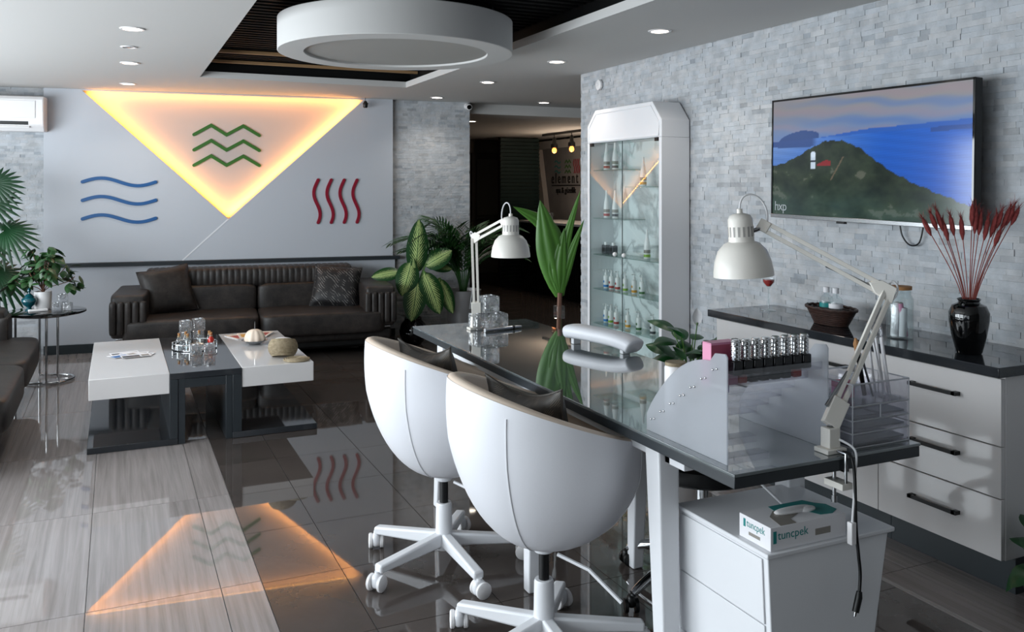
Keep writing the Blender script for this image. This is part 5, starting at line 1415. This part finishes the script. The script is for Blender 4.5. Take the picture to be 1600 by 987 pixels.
vs_ = thing('vase', 'glossy black vase holding red dried grasses on the sideboard', 'vase', (2.975, 2.285, SZ))
MB().lathe([(0, 0), (.042, 0), (.046, .004), (.062, .07), (.071, .125), (.072, .155), (.060, .183), (.040, .192), (.037, .198), (.042, .206), (.036, .206), (.032, .198), (.034, .188), (0, .186)], 44).build('body', 'black_gloss', vs_)
MB().ring([(.040, .204), (.043, .2065), (.040, .209), (.0365, .2065)], 36).build('rim', 'black_gloss', vs_)
rnd = random.Random(21)
tops = [(-.15, .05, .50), (-.125, .04, .52), (-.105, .06, .53), (-.085, .03, .49), (-.06, .05, .51), (-.025, .04, .50), (.012, .03, .55), (.025, .05, .53), (.04, .02, .515), (.065, .05, .50), (.09, .02, .51), (.11, .04, .53), (.135, .02, .54), (.15, .03, .55), (.165, .02, .54), (.105, .06, .46)]
for k, (t, dd, h) in enumerate(tops):
    o = thing('dried_grass', 'red dried grass stem standing in the glossy black vase', 'dried grass', (2.975 + .909 * t * .12, 2.285 - .416 * t * .12, SZ + .1875), 0, 'red dried grasses in the vase')
    q = Vector((.909 * t - .05 * dd, -.416 * t, h - .188)); d = q.normalized()
    P = bez((0, 0, 0), (q.x * .22, q.y * .22, q.z * .4), q * .72, q, 12)
    MB().tube(P, .0018, 5).build('stem', 'red_stem', o)
    hd = MB(); L0 = rnd.uniform(.075, .105); a0 = q - d * L0 * .7; a1 = q + d * L0 * .3
    hd.tube([a0, a0.lerp(a1, .3), a0.lerp(a1, .7), a1], [.003, .0095, .0085, .001], 7)
    for j in range(80):
        s = j / 79; p = a0.lerp(a1, s); ang = rnd.uniform(0, 2 * PI); sd = Vector((math.cos(ang), math.sin(ang), 0)); sd = (sd - d * sd.dot(d)).normalized()
        e = p + (d * .9 + sd * .55).normalized() * rnd.uniform(.02, .042); cc = d.cross(sd) * .0013
        hd.add([p - cc, p + cc, e], [(0, 1, 2)])
    hd.build('seed_head', 'red_grass', o)

# ================================================================== BOTTLES IN THE DISPLAY CABINET
def pump_bottle(label, y, z, band, group, tall=False):
    o = thing('cosmetic_bottle', label, 'bottle', (3.16, y, z + .0008), R(-90), group)
    if tall:
        MB().lathe([(0, 0), (.020, 0), (.0215, .003), (.0215, .075), (.017, .11), (.010, .15), (.008, .172), (0, .174)], 20).build('bottle', 'plastic_white', o)
        MB().lathe([(.0217, .012), (.0219, .012), (.0219, .030), (.0217, .030)], 20).build('label_band', band, o)
        MB().lathe([(.0217, .038), (.0219, .038), (.0219, .06), (.0217, .06)], 20).build('label', 'grey_print', o)
        MB().lathe([(0, .172), (.0085, .172), (.0075, .192), (0, .194)], 14).build('cap', 'plastic_white', o)
    else:
        MB().lathe([(0, 0), (.0165, 0), (.018, .003), (.018, .078), (.015, .087), (.008, .091), (.008, .098), (0, .098)], 18).build('bottle', 'plastic_white', o)
        MB().lathe([(.0182, .006), (.0184, .006), (.0184, .022), (.0182, .022)], 18).build('label_band', band, o)
        MB().superq((0, -.0182, .045), (.016, .002, .018), 1, 1, 10, 6).build('label_motif', band, o)
        MB().lathe([(.009, .098), (.009, .108), (.004, .109), (.004, .122), (.008, .123), (.008, .130), (0, .131)], 12).box(-.004, .004, -.024, 0, .123, .129).build('pump', 'plastic_white', o)
gA, gB = 'white pump bottles in the display cabinet', 'tall white bottles in the display cabinet'
ordn = ['leftmost', 'second from the left', 'third from the left', 'third from the right', 'second from the right', 'rightmost']
for y, bnd, n in zip((5.30, 5.225, 5.143, 5.044, 4.932, 4.838), ('label_blue', 'label_red', 'label_red', 'label_green', 'label_orange', 'label_dkgreen'), ordn):
    pump_bottle('small white pump bottle, %s on the second lowest visible glass shelf' % n, y, .753, bnd, gA)
for y, bnd, n in zip((5.30, 5.235, 5.16, 5.011, 4.877, 4.711), ('label_blue', 'label_green', 'label_red', 'label_orange', 'label_dkgreen', 'label_dark'), ordn):
    pump_bottle('small white pump bottle, %s on the lowest visible glass shelf' % n, y, .51, bnd, gA)
for y, z, bnd, n in ((5.29, 1.587, 'label_red', 'left one on the top glass shelf'), (5.175, 1.587, 'label_dark', 'right one on the top glass shelf'), (5.29, 1.25, 'label_red', 'left one below the top glass shelf'),
                     (5.175, 1.25, 'label_dark', 'right one below the top glass shelf'), (4.823, 1.470, 'label_orange', 'alone on the upper right glass shelf'), (4.778, .995, 'label_green', 'alone behind the right door knob')):
    pump_bottle('tall white bottle, %s of the display cabinet' % n, y, z, bnd, gB, True)
for y, n in ((5.30, 'left'), (5.20, 'right')):
    o = thing('cosmetic_jar', 'dark labelled jar with white cap, %s of the pair in the display cabinet' % n, 'jar', (3.16, y, .9958), R(-90), 'dark jars in the display cabinet')
    MB().box(-.026, .026, -.02, .02, 0, .062).build('carton', 'label_dark', o, bevel=.003); MB().box(-.018, .018, -.0206, -.02, .012, .05).build('label', 'black', o); MB().lathe([(0, .062), (.012, .062), (.012, .082), (0, .083)], 16).build('cap', 'plastic_white', o)

# ================================================================== ON THE COFFEE TABLES AND SIDE TABLE
TT = .4085
ty = thing('mirror_tray', 'round mirrored tray with silver rail on the bridge table', 'tray', (.468, 6.03, TT))
MB().lathe([(0, 0), (.135, 0), (.138, .003), (.138, .007), (0, .007)], 48).build('base', 'chrome', ty)
MB().tube([(.137 * math.cos(2 * PI * j / 48), .137 * math.sin(2 * PI * j / 48), .040) for j in range(49)], .0035, 8).build('rail', 'chrome', ty)
for k in range(10):
    a = 2 * PI * k / 10; MB().cyl((.137 * math.cos(a), .137 * math.sin(a), .005), (.137 * math.cos(a), .137 * math.sin(a), .05 if k % 2 else .042), .003, n=8).build('rail_post', 'chrome', ty)
for k, (dx, dy, lab, col) in enumerate(((-.095, .03, 'tiny corked glass bottle at the left of the mirrored tray', None), (-.05, .085, 'tiny corked glass bottle at the back left of the mirrored tray', None), (-.045, -.01, 'tiny corked glass bottle at the middle of the mirrored tray', None),
                                        (.035, .095, 'tiny corked glass bottle at the back of the mirrored tray', None), (.095, .055, 'tiny corked glass bottle at the back right of the mirrored tray', None), (.10, -.01, 'tiny corked bottle of red liquid on the mirrored tray', 1))):
    o = thing('mini_bottle', lab, 'bottle', (.468 + dx, 6.03 + dy, TT + .0075), 0, 'tiny corked bottles on the tray')
    MB().lathe([(0, 0), (.019, 0), (.021, .004), (.021, .045), (.012, .06), (.009, .068), (.009, .078), (0, .078)], 18).build('bottle', 'glass' if not col else 'polish_red', o)
    MB().lathe([(0, .074), (.0075, .074), (.009, .092), (0, .092)], 12).build('cork', 'cork', o)
    MB().lathe([(.0095, .066), (.0105, .066), (.0105, .074), (.0095, .074)], 14).build('collar', 'straw', o)
o = thing('shell_dish', 'small cream shell dish on the mirrored tray', 'dish', (.475, 5.985, TT + .0075)); MB().ring([(.0005, 0), (.018, 0), (.042, .022), (.044, .026), (.040, .026), (.016, .006), (.0005, .005)], 28).build('bowl', 'leather_cream', o); MB().ring([(.042, .024), (.0445, .0255), (.042, .028), (.040, .026)], 28).build('lip', 'straw', o)
g = 'clear glass cubes on the bridge table'
crystal('clear glass cube at the front left of the bridge table', (.455, 5.785, TT), R(3), .068, .066, g, 'glass_cube')
crystal('clear glass cube at the front right of the bridge table', (.536, 5.775, TT), R(-4), .068, .066, g, 'glass_cube')
crystal('clear glass cube at the back left of the bridge table', (.425, 6.29, TT), R(5), .075, .070, g, 'glass_cube')
crystal('clear glass cube at the back right of the bridge table', (.512, 6.31, TT), R(-3), .075, .070, g, 'glass_cube')
crystal('clear glass cube stacked at the back left of the bridge table', (.428, 6.292, TT + .0735), R(0), .078, .074, g, 'glass_cube')
crystal('clear glass cube stacked at the back right of the bridge table', (.514, 6.308, TT + .0735), R(4), .078, .080, g, 'glass_cube')

rnd = random.Random(5)
for k, (x, y, rz, m_, lab) in enumerate(((.05, 6.02, 12, 'label_dark', 'dark printed card at the back of the fan on the white slab'), (.10, 5.98, -8, 'paper_white', 'pale printed card in the middle of the fan on the white slab'), (.13, 5.93, -22, 'grey_print', 'grey printed card at the right of the fan on the white slab'),
                                         (.04, 5.93, 30, 'paper_white', 'pale printed card at the front left of the fan on the white slab'), (.11, 5.88, 8, 'label_dark', 'dark printed card at the front of the fan on the white slab'))):
    o = thing('leaflet', lab, 'leaflet', (x, y, TT + .0004 + k * .0013), R(rz), 'leaflets on the white slab')
    MB().box(-.085, .085, -.05, .05, 0, .001).build('sheet', 'paper_white', o)
    MB().box(-.08, .02, -.045, .015, .001, .00112).build('picture', m_ if m_ != 'paper_white' else 'sky_label', o); MB().box(.03, .075, -.04, .02, .001, .00112).build('text_block', 'grey_print', o)
for k, (x, y, rz, m_, lab) in enumerate(((.80, 6.36, 20, 'label_red', 'red magazine at the left of the fan behind the silver bowl'), (.86, 6.36, -2, 'label_orange', 'orange magazine in the middle of the fan behind the silver bowl'), (.93, 6.36, -24, 'label_red', 'red magazine at the right of the fan behind the silver bowl'))):
    o = thing('magazine', lab, 'magazine', (x, y, TT + .0004 + k * .0045), R(rz), 'magazines behind the bowl')
    MB().box(-.075, .075, -.10, .10, 0, .004).build('pages', 'paper_white', o); MB().box(-.0752, .0752, -.1002, .1002, .004, .0043).build('cover', 'leather_cream', o); MB().box(-.06, .06, -.08, .05, .0043, .0044).build('cover_picture', m_, o)
o = thing('sugar_bowl', 'silver dish with ribbed cream dome lid on the white slab', 'bowl', (.848, 6.02, TT))
MB().ring([(.0005, 0), (.035, 0), (.04, .006), (.085, .026), (.088, .030), (.083, .030), (.04, .012), (.0005, .010)], 36).build('dish', 'steel', o)
def dome(u, v):
    a = 2 * PI * u; r = (.068 * math.cos(v * PI / 2) ** .8) * (1 + .05 * math.cos(9 * a)); return Vector((r * math.cos(a), r * math.sin(a), .026 + .075 * math.sin(v * PI / 2)))
MB().grid(dome, 54, 12, cu=True).build('lid', 'leather_cream', o, weld=True, angle=180); MB().cyl((0, 0, .098), (0, 0, .15), .004, .002, n=10).build('finial', 'chrome', o)
bk = thing('straw_basket', 'tilted round woven straw basket with white filling on the white slab', 'basket', (.945, 5.50, TT), R(15))
mb = MB(); tl = Matrix.Translation((0, 0, .052)) @ Matrix.Rotation(R(-14), 4, 'X') @ Matrix.Rotation(R(8), 4, 'Y')
for k in range(12):
    z = -.045 + k * .0085; f = math.sqrt(max(.3, 1 - ((k - 6) / 9) ** 2)); mb.tube([tl @ Vector((.088 * f * math.cos(2 * PI * j / 40), .080 * f * math.sin(2 * PI * j / 40), z + .0012 * math.sin(20 * 2 * PI * j / 40))) for j in range(41)], .0052, 6)
mb.build('weave', 'straw', bk); MB().lathe([(0, -.047), (.066, -.047), (.066, -.04), (0, -.04)], 28, tl).build('bottom', 'straw', bk)
MB().superq((0, 0, .042), (.13, .12, .05), .9, 1, 24, 10, tl).build('filling', 'paper_white', bk)
o = thing('basket_lid', 'flat round woven straw lid lying beside the straw basket', 'lid', (1.0, 5.345, TT)); mb = MB()
for k in range(7): mb.tube([((.012 + k * .0105) * math.cos(2 * PI * j / 36), (.012 + k * .0105) * math.sin(2 * PI * j / 36), .0062 + (.004 if k < 6 else 0)) for j in range(37)], .006, 6)
mb.build('coils', 'straw', o); MB().lathe([(0, .004), (.07, .004), (.07, .008), (0, .008)], 28).build('disc', 'straw', o)

ST = .5355
o = thing('urn', 'small teal glazed lidded urn on the side table', 'urn', (-.60, 7.46, ST))
MB().lathe([(0, 0), (.028, 0), (.03, .006), (.014, .018), (.016, .025), (.045, .05), (.055, .072), (.05, .09), (.03, .105), (0, .107)], 32).build('body', 'teal_glaze', o)
MB().lathe([(.034, .103), (.036, .106), (.022, .120), (.008, .130), (.007, .137), (.014, .147), (.012, .158), (.004, .172), (0, .174)], 24).build('lid', 'teal_glaze', o)
o = thing('remote', 'white remote control lying on the side table', 'remote control', (-.535, 7.375, ST), R(12)); MB().box(-.065, .065, -.02, .02, 0, .018).build('body', 'plastic_white', o, bevel=.005); MB().box(-.05, .0, -.012, .012, .018, .0186).build('display', 'grey_print', o)
g = 'crystal blocks on the side table'
crystal('clear crystal block at the left on the side table', (-.415, 7.385, ST), R(8), .058, .056, g); crystal('clear crystal block at the back on the side table', (-.355, 7.44, ST), R(20), .058, .056, g); crystal('clear crystal block at the right on the side table', (-.335, 7.37, ST), R(-8), .058, .056, g)
crystal('clear crystal block on top of the three on the side table', (-.372, 7.400, ST + .0595), R(10), .068, .060, g)

# small glasses on the reception counter
for k in range(6):
    o = thing('water_glass', 'small clear glass standing on the far end of the reception counter', 'glass', (5.55 + .08 * (k % 2), 10.85 + .09 * k, 1.0055), 0, 'glasses on the reception counter')
    MB().ring([(.0005, 0), (.025, 0), (.03, .12), (.028, .12), (.023, .006), (.0005, .006)], 16).build('tumbler', 'glass', o)
